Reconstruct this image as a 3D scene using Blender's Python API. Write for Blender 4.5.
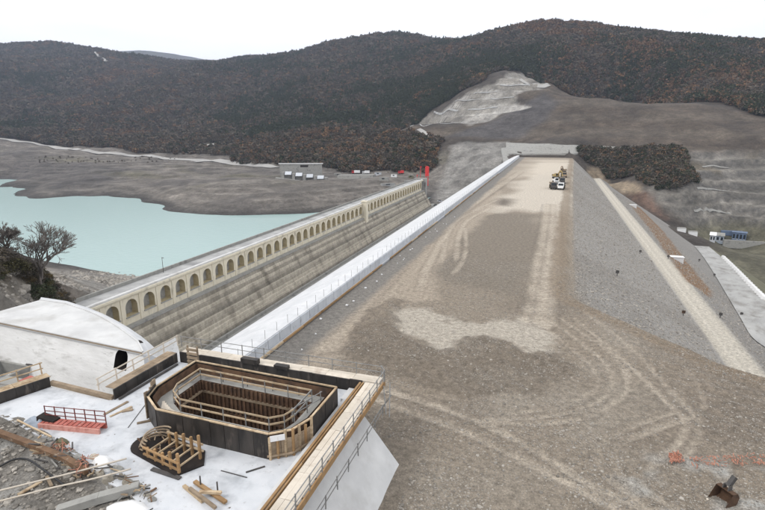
import bpy, bmesh, math, random
import numpy as np
from mathutils import Vector, Matrix, noise as mnoise

random.seed(7); rng = np.random.default_rng(7)
scn = bpy.context.scene
for o in list(bpy.data.objects): bpy.data.objects.remove(o)
COL = scn.collection

# ------------------------------------------------------------------ camera
# axes: +Y runs along the dam, +X is downstream, z = 0 is the top of the earth embankment (metres)
F, HY, VX, H = 512.0, 128.0, 557.0, 28.0          # focal length in photo pixels, horizon row, vanishing column, eye height
PITCH = math.atan((255 - HY) / F)
YAW = math.atan((VX - 382.5) / math.hypot(F, 255 - HY))
cam_d = bpy.data.cameras.new('camera'); cam = bpy.data.objects.new('camera', cam_d); COL.objects.link(cam)
cam.location = (0, 0, H); cam.rotation_euler = (math.pi/2 - PITCH, 0, YAW)
cam_d.sensor_width = 36; cam_d.lens = 36 * F / 765; cam_d.clip_start = 0.5; cam_d.clip_end = 20000
scn.camera = cam

# ------------------------------------------------------------------ sky, sun, exposure
SUN_EL, SUN_AZ = math.radians(48), math.radians(225)      # azimuth clockwise from +Y
w = bpy.data.worlds.new('World'); scn.world = w; w.use_nodes = True
nt = w.node_tree; nt.nodes.clear()
out = nt.nodes.new('ShaderNodeOutputWorld')
sky = nt.nodes.new('ShaderNodeTexSky'); sky.sky_type = 'NISHITA'; sky.sun_disc = False
sky.sun_elevation = SUN_EL; sky.sun_rotation = SUN_AZ
bg1 = nt.nodes.new('ShaderNodeBackground'); bg1.inputs['Strength'].default_value = 0.12
nt.links.new(sky.outputs[0], bg1.inputs[0])
tc = nt.nodes.new('ShaderNodeTexCoord')
mp = nt.nodes.new('ShaderNodeMapping'); mp.inputs['Scale'].default_value = (1.6, 1.6, 7)
nz = nt.nodes.new('ShaderNodeTexNoise'); nz.inputs['Scale'].default_value = 1.7; nz.inputs['Detail'].default_value = 5
nt.links.new(tc.outputs['Generated'], mp.inputs[0]); nt.links.new(mp.outputs[0], nz.inputs[0])
rp = nt.nodes.new('ShaderNodeValToRGB')
rp.color_ramp.elements[0].position = 0.34; rp.color_ramp.elements[0].color = (0.91, 0.92, 0.94, 1)
rp.color_ramp.elements[1].position = 0.52; rp.color_ramp.elements[1].color = (1.0, 1.0, 1.0, 1)
nt.links.new(nz.outputs['Fac'], rp.inputs[0])
bg2 = nt.nodes.new('ShaderNodeBackground'); bg2.inputs['Strength'].default_value = 1.22
nt.links.new(rp.outputs[0], bg2.inputs[0])
mx = nt.nodes.new('ShaderNodeMixShader'); mx.inputs[0].default_value = 0.95       # a nearly closed white overcast
nt.links.new(bg1.outputs[0], mx.inputs[1]); nt.links.new(bg2.outputs[0], mx.inputs[2]); nt.links.new(mx.outputs[0], out.inputs[0])
sd = bpy.data.lights.new('sun', 'SUN'); sun = bpy.data.objects.new('sun', sd); COL.objects.link(sun)
sd.energy = 1.2; sd.angle = math.radians(16); sd.color = (1.0, 0.96, 0.9)
sdir = Vector((math.sin(SUN_AZ)*math.cos(SUN_EL), math.cos(SUN_AZ)*math.cos(SUN_EL), math.sin(SUN_EL)))
sun.rotation_euler = sdir.to_track_quat('Z', 'Y').to_euler(); sun.location = (0, 0, 300)
vs = scn.view_settings; vs.view_transform = 'Standard'; vs.look = 'None'; vs.exposure = 0.24; vs.gamma = 1.0; vs.use_curve_mapping = False
scn.render.engine = 'CYCLES'

# ------------------------------------------------------------------ surveying helpers
_f = np.array([-math.sin(YAW)*math.cos(PITCH), math.cos(YAW)*math.cos(PITCH), -math.sin(PITCH)])
_r = np.array([math.cos(YAW), math.sin(YAW), 0.0]); _u = np.cross(_r, _f); EYE = np.array([0, 0, H])
def ray(x, y):
    d = _f*F + _r*(x-382.5) + _u*(255-y); return d/np.linalg.norm(d)
def onz(x, y, z=0.0):                     # survey point on a level plane
    d = ray(x, y); return EYE + d*((z-H)/d[2])
def ony(x, y, Y):
    d = ray(x, y); return EYE + d*(Y/d[1])
def onx(x, y, X):
    d = ray(x, y); return EYE + d*(X/d[0])
def atd(x, y, dist):                      # survey point at a ground distance
    d = ray(x, y); return EYE + d*(dist/math.hypot(d[0], d[1]))

# ------------------------------------------------------------------ materials
def mat(name, c1, c2=None, scale=1.0, rough=0.85, bump=0.0, bscale=None, detail=6, stain=None, stain_scale=0.3, stain_lo=0.5, stain_hi=0.7,
        stretch=(1, 1, 1), metal=0.0, attr=None, attr_amp=0.25, rnd=0.0, coat=0.0, transl=0.0, dark=None, dark_scale=8.0, dark_amt=0.5):
    m = bpy.data.materials.new(name); m.use_nodes = True; t = m.node_tree; N = t.nodes; L = t.links
    b = N['Principled BSDF']; b.inputs['Roughness'].default_value = rough; b.inputs['Metallic'].default_value = metal
    b.inputs['Specular IOR Level'].default_value = 0.3
    geo = N.new('ShaderNodeNewGeometry'); mp = N.new('ShaderNodeMapping'); mp.inputs['Scale'].default_value = stretch
    L.new(geo.outputs['Position'], mp.inputs[0])
    def noise(s, det=detail, rgh=0.6):
        n = N.new('ShaderNodeTexNoise'); n.inputs['Scale'].default_value = s; n.inputs['Detail'].default_value = det; n.inputs['Roughness'].default_value = rgh
        L.new(mp.outputs[0], n.inputs[0]); return n.outputs['Fac']
    def ramp(src, lo, hi, a, bb):
        r = N.new('ShaderNodeValToRGB'); r.color_ramp.elements[0].position = lo; r.color_ramp.elements[1].position = hi
        r.color_ramp.elements[0].color = (*a, 1); r.color_ramp.elements[1].color = (*bb, 1); L.new(src, r.inputs[0]); return r.outputs[0]
    def mixc(fac, a, bb, mode='MIX'):
        x = N.new('ShaderNodeMix'); x.data_type = 'RGBA'; x.blend_type = mode
        if isinstance(fac, float): x.inputs['Factor'].default_value = fac
        else: L.new(fac, x.inputs['Factor'])
        for k, v in (('A', a), ('B', bb)):
            s = [i for i in x.inputs if i.name == k and i.type == 'RGBA'][0]
            if isinstance(v, tuple): s.default_value = (*v, 1)
            else: L.new(v, s)
        return [o for o in x.outputs if o.type == 'RGBA'][0]
    c2 = c2 or c1
    col = ramp(noise(scale), 0.3, 0.7, c1, c2)
    if attr:
        a = N.new('ShaderNodeAttribute'); a.attribute_name = attr
        k = ramp(noise(scale), 0.25, 0.75, (1-attr_amp,)*3, (1+attr_amp,)*3)
        k2 = ramp(noise(scale*9), 0.25, 0.75, (1-attr_amp*0.8,)*3, (1+attr_amp*0.8,)*3)
        k3 = ramp(noise(scale*3.5), 0.3, 0.7, (1-attr_amp*0.7,)*3, (1+attr_amp*0.7,)*3)
        col = mixc(1.0, mixc(1.0, mixc(1.0, a.outputs['Color'], k, 'MULTIPLY'), k2, 'MULTIPLY'), k3, 'MULTIPLY')
    if stain:
        s = ramp(noise(stain_scale), stain_lo, stain_hi, (0, 0, 0), (1, 1, 1)); col = mixc(s, col, stain)
    if dark:
        s = ramp(noise(dark_scale, 3), 0.62, 0.72, (0, 0, 0), (dark_amt,)*3); col = mixc(s, col, dark)
    if rnd:
        oi = N.new('ShaderNodeObjectInfo')
        k = ramp(oi.outputs['Random'], 0, 1, (1-rnd,)*3, (1+rnd,)*3); col = mixc(1.0, col, k, 'MULTIPLY')
    L.new(col, b.inputs['Base Color'])
    if bump:
        bp = N.new('ShaderNodeBump'); bp.inputs['Strength'].default_value = 1.0; bp.inputs['Distance'].default_value = bump
        L.new(noise(bscale or scale*4, 8, 0.65), bp.inputs['Height']); L.new(bp.outputs[0], b.inputs['Normal'])
    return m
def srgb(r, g, b):
    f = lambda c: (c/255/12.92 if c < 10 else ((c/255+0.055)/1.055)**2.4)
    return (f(r), f(g), f(b))

M = {}
M['ground'] = mat('embankment_gravel', (0.3, 0.3, 0.3), scale=1.5, attr='tint', attr_amp=0.40, bump=0.25, bscale=5.0, rough=0.95, dark=(0.11, 0.095, 0.08), dark_scale=5, dark_amt=0.35)
M['hill'] = mat('hillside_soil', (0.2, 0.2, 0.2), scale=0.07, attr='tint', attr_amp=0.38, bump=1.6, bscale=0.3, rough=0.95)
M['stone'] = mat('loose_stone', (0.20, 0.18, 0.155), (0.34, 0.315, 0.28), scale=3, rnd=0.4, rough=0.9)
M['concrete'] = mat('fresh_concrete', (0.50, 0.50, 0.50), (0.64, 0.64, 0.635), scale=0.35, bump=0.02, bscale=5, stain=(0.40, 0.39, 0.37), stain_scale=0.22, stain_lo=0.52, stain_hi=0.75)
M['floorcon'] = mat('wet_fresh_concrete', (0.50, 0.52, 0.55), (0.63, 0.64, 0.66), scale=0.5, bump=0.015, bscale=4, rough=0.6, stain=(0.33, 0.345, 0.365), stain_scale=0.45, stain_lo=0.48, stain_hi=0.72, dark=(0.30, 0.29, 0.28), dark_scale=1.6, dark_amt=0.5)
M['wallcon'] = mat('stained_wall_concrete', (0.66, 0.655, 0.64), (0.80, 0.795, 0.785), scale=0.7, bump=0.05, bscale=2, stain=(0.46, 0.45, 0.43), stain_scale=0.55, stain_lo=0.55, stain_hi=0.72, stretch=(0.5, 1, 1.6), dark=(0.4, 0.39, 0.37), dark_scale=2.5, dark_amt=0.6)
M['slab'] = mat('white_slab_concrete', (0.54, 0.55, 0.565), (0.66, 0.66, 0.67), scale=0.3, bump=0.01, stain=(0.52, 0.53, 0.54), stain_scale=0.5, stain_lo=0.5, stain_hi=0.7)
M['panel'] = mat('pale_blue_grey_panel', (0.47, 0.50, 0.54), (0.58, 0.60, 0.63), scale=0.6, rnd=0.08, stain=(0.36, 0.37, 0.38), stain_scale=0.9, stain_lo=0.58, stain_hi=0.75)
M['cream'] = mat('cream_render', (0.58, 0.52, 0.40), (0.74, 0.69, 0.57), scale=0.5, bump=0.03, bscale=3, stain=(0.34, 0.30, 0.23), stain_scale=0.5, stain_lo=0.52, stain_hi=0.72, stretch=(1, 1, 0.35))
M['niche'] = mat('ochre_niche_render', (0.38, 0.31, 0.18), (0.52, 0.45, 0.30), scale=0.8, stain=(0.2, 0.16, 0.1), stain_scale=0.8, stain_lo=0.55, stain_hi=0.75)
M['course'] = mat('weathered_dam_stone', (0.27, 0.24, 0.195), (0.47, 0.43, 0.36), scale=1.1, bump=0.08, bscale=3, rnd=0.4, stain=(0.17, 0.15, 0.12), stain_scale=0.22, stain_lo=0.5, stain_hi=0.7, stretch=(1, 1, 0.25))
M['crest'] = mat('old_crest_paving', (0.30, 0.30, 0.30), (0.44, 0.44, 0.43), scale=0.2, stain=(0.2, 0.2, 0.2), stain_scale=0.15)
M['oldcon'] = mat('grey_old_concrete', (0.24, 0.235, 0.22), (0.38, 0.375, 0.35), scale=0.4, bump=0.05, bscale=2, stain=(0.16, 0.155, 0.15), stain_scale=0.4)
M['black'] = mat('black_film_plywood', (0.018, 0.016, 0.015), (0.05, 0.043, 0.038), scale=1.2, rough=0.5, rnd=0.2, stain=(0.12, 0.10, 0.085), stain_scale=1.6, stain_lo=0.56, stain_hi=0.72, stretch=(1, 1, 0.3))
M['rust'] = mat('rusty_form_lining', (0.075, 0.042, 0.026), (0.16, 0.095, 0.058), scale=1.5, rnd=0.2, bump=0.02, bscale=6, stain=(0.05, 0.035, 0.028), stain_scale=0.7)
M['wood'] = mat('new_timber', (0.37, 0.275, 0.17), (0.54, 0.43, 0.30), scale=1.2, rnd=0.18, stain=(0.25, 0.17, 0.1), stain_scale=1.5, stretch=(1, 1, 3))
M['oldwood'] = mat('weathered_timber', (0.20, 0.15, 0.10), (0.36, 0.28, 0.2), scale=1.2, rnd=0.25, stretch=(1, 1, 3))
M['orangewood'] = mat('orange_formwork_beam', (0.25, 0.15, 0.07), (0.40, 0.255, 0.13), scale=1.0, rnd=0.2)
M['ply'] = mat('plywood_deck', (0.50, 0.44, 0.36), (0.66, 0.60, 0.52), scale=0.8, rnd=0.12, stain=(0.33, 0.26, 0.2), stain_scale=0.8, stain_lo=0.55, stain_hi=0.75)
M['rustbeam'] = mat('rusty_steel_beam', (0.11, 0.065, 0.04), (0.20, 0.12, 0.07), scale=2, stain=(0.3, 0.25, 0.2), stain_scale=1.5, stain_lo=0.58, stain_hi=0.7)
M['darkred'] = mat('dark_red_paint', (0.12, 0.03, 0.028), (0.2, 0.06, 0.05), scale=2)
M['pink'] = mat('sun_bleached_red_paint', (0.50, 0.21, 0.17), (0.62, 0.36, 0.31), scale=1.2, stain=(0.35, 0.12, 0.09), stain_scale=2.0)
M['steel'] = mat('galvanised_steel', (0.20, 0.20, 0.20), (0.34, 0.34, 0.33), scale=2, rough=0.5, metal=0.3)
M['darksteel'] = mat('dark_steel', (0.05, 0.05, 0.05), (0.10, 0.09, 0.085), scale=2, rough=0.55)
M['red'] = mat('faded_red_paint', (0.33, 0.075, 0.055), (0.47, 0.16, 0.13), scale=1.5, rough=0.6, stain=(0.45, 0.33, 0.3), stain_scale=2, stain_lo=0.58, stain_hi=0.7)
M['brightred'] = mat('bright_red_paint', (0.55, 0.03, 0.03), (0.62, 0.05, 0.05), scale=1, rough=0.5)
M['orange'] = mat('orange_mesh_plastic', (0.36, 0.14, 0.09), (0.46, 0.25, 0.18), scale=2)
M['yellow'] = mat('yellow_machine_paint', (0.30, 0.22, 0.08), (0.38, 0.28, 0.12), scale=1, rough=0.5, stain=(0.3, 0.24, 0.15), stain_scale=1.2)
M['white'] = mat('white_paint', (0.72, 0.72, 0.72), (0.8, 0.8, 0.8), scale=1, rough=0.5)
M['tyre'] = mat('tyre_rubber', (0.02, 0.02, 0.02), (0.04, 0.038, 0.035), scale=3, rough=0.9)
M['glass'] = mat('dark_glass', (0.02, 0.025, 0.03), rough=0.1)
M['blue'] = mat('blue_cladding', (0.10, 0.14, 0.22), (0.14, 0.19, 0.28), scale=0.5, rough=0.5)
M['paleblue'] = mat('pale_blue_cladding', (0.28, 0.32, 0.38), (0.36, 0.4, 0.45), scale=0.5)
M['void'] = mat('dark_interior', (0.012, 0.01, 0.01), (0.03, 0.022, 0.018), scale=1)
M['hose'] = mat('black_hose', (0.025, 0.025, 0.027), rough=0.5)
M['road'] = mat('dusty_haul_road', (0.33, 0.31, 0.28), (0.45, 0.43, 0.40), scale=0.25, bump=0.04, bscale=2, stain=(0.28, 0.26, 0.235), stain_scale=0.35, stain_lo=0.5, stain_hi=0.68, stretch=(1, 0.25, 1))
M['ramp'] = mat('pale_concrete_ramp', (0.32, 0.318, 0.31), (0.43, 0.428, 0.415), scale=0.25, stain=(0.24, 0.23, 0.215), stain_scale=0.3, stain_lo=0.47, stain_hi=0.66, stretch=(1, 0.3, 1), dark=(0.2, 0.19, 0.18), dark_scale=1.2, dark_amt=0.5)
M['farroad'] = mat('pale_hill_road', (0.30, 0.29, 0.28), (0.40, 0.39, 0.37), scale=0.05)
M['grass'] = mat('dull_grass', (0.10, 0.098, 0.06), (0.17, 0.16, 0.105), scale=0.15, bump=0.2, bscale=1)
M['bark'] = mat('grey_bark', (0.11, 0.095, 0.085), (0.20, 0.175, 0.155), scale=3)
M['net'] = M['orange']
m = bpy.data.materials.new('milky_turquoise_water'); m.use_nodes = True; b = m.node_tree.nodes['Principled BSDF']
b.inputs['Base Color'].default_value = (0.315, 0.435, 0.42, 1); b.inputs['Roughness'].default_value = 0.22; b.inputs['IOR'].default_value = 1.33
nz = m.node_tree.nodes.new('ShaderNodeTexNoise'); nz.inputs['Scale'].default_value = 0.35; nz.inputs['Detail'].default_value = 5
g = m.node_tree.nodes.new('ShaderNodeNewGeometry'); bp = m.node_tree.nodes.new('ShaderNodeBump'); bp.inputs['Distance'].default_value = 0.12
m.node_tree.links.new(g.outputs['Position'], nz.inputs[0]); m.node_tree.links.new(nz.outputs['Fac'], bp.inputs['Height']); m.node_tree.links.new(bp.outputs[0], b.inputs['Normal'])
M['water'] = m
def leafmat(name, cols):
    m = bpy.data.materials.new(name); m.use_nodes = True; t = m.node_tree; N = t.nodes; L = t.links; b = N['Principled BSDF']
    b.inputs['Roughness'].default_value = 0.9; b.inputs['Specular IOR Level'].default_value = 0.1
    oi = N.new('ShaderNodeObjectInfo'); r = N.new('ShaderNodeValToRGB'); L.new(oi.outputs['Random'], r.inputs[0])
    r.color_ramp.elements[0].color = (*cols[0], 1); r.color_ramp.elements[1].color = (*cols[-1], 1)
    for i, c in enumerate(cols[1:-1]):
        e = r.color_ramp.elements.new((i+1)/(len(cols)-1)); e.color = (*c, 1)
    g = N.new('ShaderNodeNewGeometry'); n = N.new('ShaderNodeTexNoise'); n.inputs['Scale'].default_value = 1.1; n.inputs['Detail'].default_value = 3
    L.new(g.outputs['Position'], n.inputs[0])
    k = N.new('ShaderNodeMapRange'); k.inputs[1].default_value = 0.3; k.inputs[2].default_value = 0.7; k.inputs[3].default_value = 0.6; k.inputs[4].default_value = 1.4
    L.new(n.outputs['Fac'], k.inputs[0])
    x = N.new('ShaderNodeVectorMath'); x.operation = 'SCALE'; L.new(r.outputs[0], x.inputs[0]); L.new(k.outputs[0], x.inputs['Scale'])
    L.new(x.outputs[0], b.inputs['Base Color']); return m
M['leaf_rust'] = leafmat('rust_oak_leaves', [(0.120, 0.080, 0.054), (0.185, 0.112, 0.066), (0.100, 0.077, 0.058), (0.25, 0.150, 0.080)])
M['leaf_grey'] = leafmat('bare_grey_twigs', [(0.085, 0.073, 0.056), (0.145, 0.122, 0.096), (0.070, 0.061, 0.050), (0.115, 0.098, 0.074)])
M['leaf_green'] = leafmat('dark_pine_needles', [(0.036, 0.045, 0.026), (0.058, 0.066, 0.037), (0.046, 0.053, 0.033)])
M['leaf_olive'] = leafmat('olive_scrub_leaves', [(0.10, 0.085, 0.035), (0.065, 0.06, 0.032), (0.14, 0.10, 0.045)])

# ------------------------------------------------------------------ mesh helpers
BASE = {}
class MB:
    def __init__(s): s.v = []; s.f = []
    def add(s, vs, fs):
        n = len(s.v); s.v += [tuple(map(float, p)) for p in vs]; s.f += [tuple(i+n for i in q) for q in fs]; return s
    def hexa(s, p):      # 8 corners: bottom ring, top ring
        return s.add(p, [(3,2,1,0),(4,5,6,7),(0,1,5,4),(1,2,6,5),(2,3,7,6),(3,0,4,7)])
    def box(s, x0, x1, y0, y1, z0, z1):
        return s.hexa([(x0,y0,z0),(x1,y0,z0),(x1,y1,z0),(x0,y1,z0),(x0,y0,z1),(x1,y0,z1),(x1,y1,z1),(x0,y1,z1)])
    def bar(s, a, b, w, h=None, up=(0,0,1)):
        h = h or w; a = Vector(a); b = Vector(b); d = (b-a).normalized(); up = Vector(up)
        if abs(d.dot(up)) > 0.98: up = Vector((1,0,0))
        r = d.cross(up).normalized()*w/2; u = r.cross(d).normalized()*h/2
        return s.hexa([a-r-u, a+r-u, b+r-u, b-r-u, a-r+u, a+r+u, b+r+u, b-r+u])
    def tube(s, pts, r, n=6, cap=True, r2=None):
        pts = [Vector(p) for p in pts]; rings = []
        for i, p in enumerate(pts):
            d = (pts[min(i+1, len(pts)-1)] - pts[max(i-1, 0)]).normalized()
            up = Vector((0,0,1)) if abs(d.z) < 0.95 else Vector((1,0,0))
            a = d.cross(up).normalized(); b = a.cross(d).normalized()
            rr = r if r2 is None else r + (r2-r)*i/max(1, len(pts)-1)
            rings.append([p + (a*math.cos(2*math.pi*k/n) + b*math.sin(2*math.pi*k/n))*rr for k in range(n)])
        vs = [q for ring in rings for q in ring]; fs = []
        for i in range(len(pts)-1):
            for k in range(n):
                fs.append((i*n+k, i*n+(k+1)%n, (i+1)*n+(k+1)%n, (i+1)*n+k))
        if cap: fs.append(tuple(reversed(range(n)))); fs.append(tuple((len(pts)-1)*n+k for k in range(n)))
        return s.add(vs, fs)
    def prism(s, poly, z0, z1):     # poly xy counter-clockwise
        n = len(poly)
        zf = (lambda i, z: z[i] if isinstance(z, (list, tuple)) else z)
        vs = [(p[0], p[1], zf(i, z0)) for i, p in enumerate(poly)] + [(p[0], p[1], zf(i, z1)) for i, p in enumerate(poly)]
        fs = [tuple(reversed(range(n))), tuple(range(n, 2*n))] + [(i, (i+1)%n, n+(i+1)%n, n+i) for i in range(n)]
        return s.add(vs, fs)
    def extrude(s, prof, y0, y1, axis='Y'):   # profile (x,z) extruded along Y, or (y,z) along X
        n = len(prof)
        P = (lambda p, t: (p[0], t, p[1])) if axis == 'Y' else (lambda p, t: (t, p[0], p[1]))
        vs = [P(p, y0) for p in prof] + [P(p, y1) for p in prof]
        fs = [tuple(range(n)), tuple(reversed(range(n, 2*n)))] + [(i, n+i, n+(i+1)%n, (i+1)%n) for i in range(n)]
        return s.add(vs, fs)
    def mesh(s, name, m, smooth=False, off=(0,0,0)):
        me = bpy.data.meshes.new(name)
        me.from_pydata([(p[0]-off[0], p[1]-off[1], p[2]-off[2]) for p in s.v], [], s.f)
        me.validate(); bm = bmesh.new(); bm.from_mesh(me); bmesh.ops.recalc_face_normals(bm, faces=bm.faces); bm.to_mesh(me); bm.free()
        if m: me.materials.append(M[m] if isinstance(m, str) else m)
        if smooth: me.polygons.foreach_set('use_smooth', [True]*len(me.polygons))
        return me
def tag(o, label=None, cat=None, group=None, kind=None):
    if label: o['label'] = label
    if cat: o['category'] = cat
    if group: o['group'] = group
    if kind: o['kind'] = kind
    return o
def thing(name, loc, label, cat, group=None, rz=0):
    o = bpy.data.objects.new(name, None); COL.objects.link(o); o.location = loc; o.rotation_euler = (0,0,rz); o.empty_display_size = 0.3
    BASE[o.name] = tuple(loc); return tag(o, label, cat, group)
def part(name, mb, m, parent=None, smooth=False, label=None, local=False):
    off = (0,0,0) if (local or parent is None) else BASE[parent.name]
    o = bpy.data.objects.new(name, mb.mesh(name, m, smooth, off)); COL.objects.link(o)
    if parent is not None: o.parent = parent; BASE[o.name] = off
    else: BASE[o.name] = (0,0,0)
    if label: o['label'] = label
    return o
def inst(name, me, loc, parent, rz=0, sc=None):      # a piece that shares its mesh
    o = bpy.data.objects.new(name, me); COL.objects.link(o)
    off = BASE[parent.name] if parent else (0,0,0)
    o.location = (loc[0]-off[0], loc[1]-off[1], loc[2]-off[2]); o.rotation_euler = (0,0,rz); o.parent = parent
    if sc: o.scale = sc
    BASE[o.name] = off; return o
def single(name, mb, m, label, cat, group=None, smooth=False):
    n = len(mb.v); c = [sum(p[i] for p in mb.v)/n for i in range(3)]; c[2] = min(p[2] for p in mb.v)
    o = bpy.data.objects.new(name, mb.mesh(name, m, smooth, c)); COL.objects.link(o); o.location = c; BASE[o.name] = tuple(c)
    return tag(o, label, cat, group)
def copy_tree(root, loc, rz=0, sc=1.0):
    c = root.copy(); COL.objects.link(c); c.location = loc; c.rotation_euler = (0,0,rz); c.scale = (sc,)*3
    def rec(src, dst):
        for ch in src.children:
            k = ch.copy(); COL.objects.link(k); k.parent = dst; rec(ch, k)
    rec(root, c); return c
def structure(name, mb, m, smooth=False, kind='structure'):
    return tag(part(name, mb, m, None, smooth), kind=kind)
def fbm(x, y, s, o=4, seed=0.0):
    v = np.zeros(len(x)); 
    for i in range(len(x)): v[i] = mnoise.fractal(Vector((x[i]*s+seed, y[i]*s-seed, seed)), 0.9, 2.0, o)
    return v
def vnoise(x, y, s, oct=4, seed=0):          # fast vectorised value noise, about -1..1
    tot = np.zeros(np.shape(x)); amp = 1.0; norm = 0
    r = np.random.default_rng(100+seed)
    for k in range(oct):
        tab = r.random((256, 256)); fx = np.asarray(x)*s*2**k + 31.7*k; fy = np.asarray(y)*s*2**k + 17.3*k
        ix = np.floor(fx).astype(int); iy = np.floor(fy).astype(int); tx = fx-ix; ty = fy-iy
        tx = tx*tx*(3-2*tx); ty = ty*ty*(3-2*ty)
        g = lambda i, j: tab[i % 256, j % 256]
        n = (g(ix,iy)*(1-tx)+g(ix+1,iy)*tx)*(1-ty) + (g(ix,iy+1)*(1-tx)+g(ix+1,iy+1)*tx)*ty
        tot += amp*(n*2-1); norm += amp; amp *= 0.5
    return tot/norm
def inpoly(px, py, poly):
    c = np.zeros(np.shape(px), bool); n = len(poly)
    for i in range(n):
        x1, y1 = poly[i][:2]; x2, y2 = poly[(i+1) % n][:2]
        if y1 == y2: continue
        k = ((y1 > py) != (y2 > py)) & (px < (x2-x1)*(py-y1)/(y2-y1)+x1); c ^= k
    return c
def pdist(px, py, line, cut=60.0):
    d = np.full(np.shape(px), 1e9); lx = [p[0] for p in line]; ly = [p[1] for p in line]
    k = (px > min(lx)-cut) & (px < max(lx)+cut) & (py > min(ly)-cut) & (py < max(ly)+cut)
    if k.sum() < 0.85*k.size and np.ndim(px):
        if k.any(): d[k] = pdist(px[k], py[k], line, 1e9)
        return d
    for i in range(len(line)-1):
        ax, ay = line[i][:2]; bx, by = line[i+1][:2]; L = (bx-ax)**2+(by-ay)**2 + 1e-9
        t = np.clip(((px-ax)*(bx-ax)+(py-ay)*(by-ay))/L, 0, 1)
        d = np.minimum(d, np.hypot(px-ax-t*(bx-ax), py-ay-t*(by-ay)))
    return d
def soft(px, py, poly, wid, amp, s, seed):   # 0..1 mask of a patch with a ragged edge
    d = pdist(px, py, list(poly)+[poly[0]], wid+2*amp+1); d = np.minimum(d, 1e4); sd = np.where(inpoly(px, py, poly), d, -d) + amp*vnoise(px, py, s, 4, seed)
    return np.clip(sd/wid+0.5, 0, 1)
def spline(pts, n=8):
    P = [np.array(p, float) for p in pts]; P = [2*P[0]-P[1]] + P + [2*P[-1]-P[-2]]; o = []
    for i in range(1, len(P)-2):
        for k in range(n):
            t = k/n; o.append(0.5*((2*P[i]) + (-P[i-1]+P[i+1])*t + (2*P[i-1]-5*P[i]+4*P[i+1]-P[i+2])*t*t + (-P[i-1]+3*P[i]-3*P[i+1]+P[i+2])*t**3))
    o.append(P[-2]); return o
def steps(segs):            # [(start, step0), ..., end] nonuniform axis
    a = []; 
    for x0, x1, s0, s1 in segs:
        n = max(1, int(round((x1-x0)/((s0+s1)/2)))); t = np.linspace(0, 1, n, endpoint=False)
        k = (t*s0 + t*t*(s1-s0)/2)/(s0+(s1-s0)/2); a += list(x0+k*(x1-x0))
    a.append(segs[-1][1]); return np.array(a)
def gridmesh(name, X, Y, Z, m, tint=None, mask=None):
    nx, ny = X.shape; v = np.stack([X, Y, Z], -1).reshape(-1, 3)
    i = np.arange(nx*ny).reshape(nx, ny); f = np.stack([i[:-1,:-1], i[1:,:-1], i[1:,1:], i[:-1,1:]], -1).reshape(-1, 4)
    if mask is not None:
        f = f[mask.reshape(-1)[f].any(1)]
        used = np.unique(f); rem = np.full(len(v), -1); rem[used] = np.arange(len(used)); f = rem[f]; v = v[used]
        if tint is not None: tint = tint.reshape(-1, 3)[used]
    me = bpy.data.meshes.new(name); me.vertices.add(len(v)); me.vertices.foreach_set('co', v.ravel().astype(np.float32))
    me.loops.add(f.size); me.loops.foreach_set('vertex_index', f.ravel().astype(np.int32))
    me.polygons.add(len(f)); me.polygons.foreach_set('loop_start', np.arange(0, f.size, 4, dtype=np.int32)); me.polygons.foreach_set('loop_total', np.full(len(f), 4, np.int32))
    me.update(calc_edges=True)
    if tint is not None:
        a = me.attributes.new('tint', 'FLOAT_COLOR', 'POINT'); t = tint.reshape(-1, 3)
        a.data.foreach_set('color', np.concatenate([t, np.ones((len(t), 1))], 1).ravel().astype(np.float32))
    me.polygons.foreach_set('use_smooth', [True]*len(me.polygons)); me.materials.append(M[m])
    o = bpy.data.objects.new(name, me); COL.objects.link(o); BASE[o.name] = (0,0,0); return o

# ================================================================== THE SETTING
# ------------------------------------------------------------------ embankment profile
EDGE = [(4.2, 600), (4.2, 300), (4.1, 160), (3.9, 110)] + [tuple(onz(*q)[:2]) for q in ((566,287),(575,299),(600,311),(690,350),(765,378))] + [(62,44),(110,20),(170,-10)]
EDGE = EDGE[:2] + [(p[0], p[1]) for p in spline(EDGE[2:], 5)]
PROF = [(-500, 0), (0, 0), (31.5, -18.0), (38.2, -18.15), (56, -28.3), (92, -48.9), (106, -57), (160, -78), (400, -95)]     # distance outside the edge, height
def edge_s(X, Y):
    d = np.full(np.shape(X), 1e9); sg = np.ones(np.shape(X))
    for i in range(len(EDGE)-1):
        ax, ay = EDGE[i]; bx, by = EDGE[i+1]; L = (bx-ax)**2+(by-ay)**2
        t = np.clip(((X-ax)*(bx-ax)+(Y-ay)*(by-ay))/L, 0, 1); dd = np.hypot(X-ax-t*(bx-ax), Y-ay-t*(by-ay))
        cr = (bx-ax)*(Y-ay)-(by-ay)*(X-ax); k = dd < d
        sg = np.where(k, np.where(cr > 0, 1.0, -1.0), sg); d = np.where(k, dd, d)
    s = d*sg
    se = np.interp(Y, [120, 169, 277, 380, 520], [0, 1.2, 4.2, 7.5, 12.0])       # the top widens towards the far bank, the berm stays straight
    return np.where(s < 31.5, np.where(s > se, (s-se)*31.5/(31.5-se), s-se), s)
def bank(X, Y):
    return np.interp(edge_s(X, Y), [p[0] for p in PROF], [p[1] for p in PROF])
def on_bank(px, py):
    d = ray(px, py); t = np.arange(30.0, 900.0, 0.5); P = EYE+d*t[:, None]
    k = np.nonzero(P[:, 2] < bank(P[:, 0], P[:, 1]))[0]
    return P[k[0]] if len(k) else P[-1]

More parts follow.
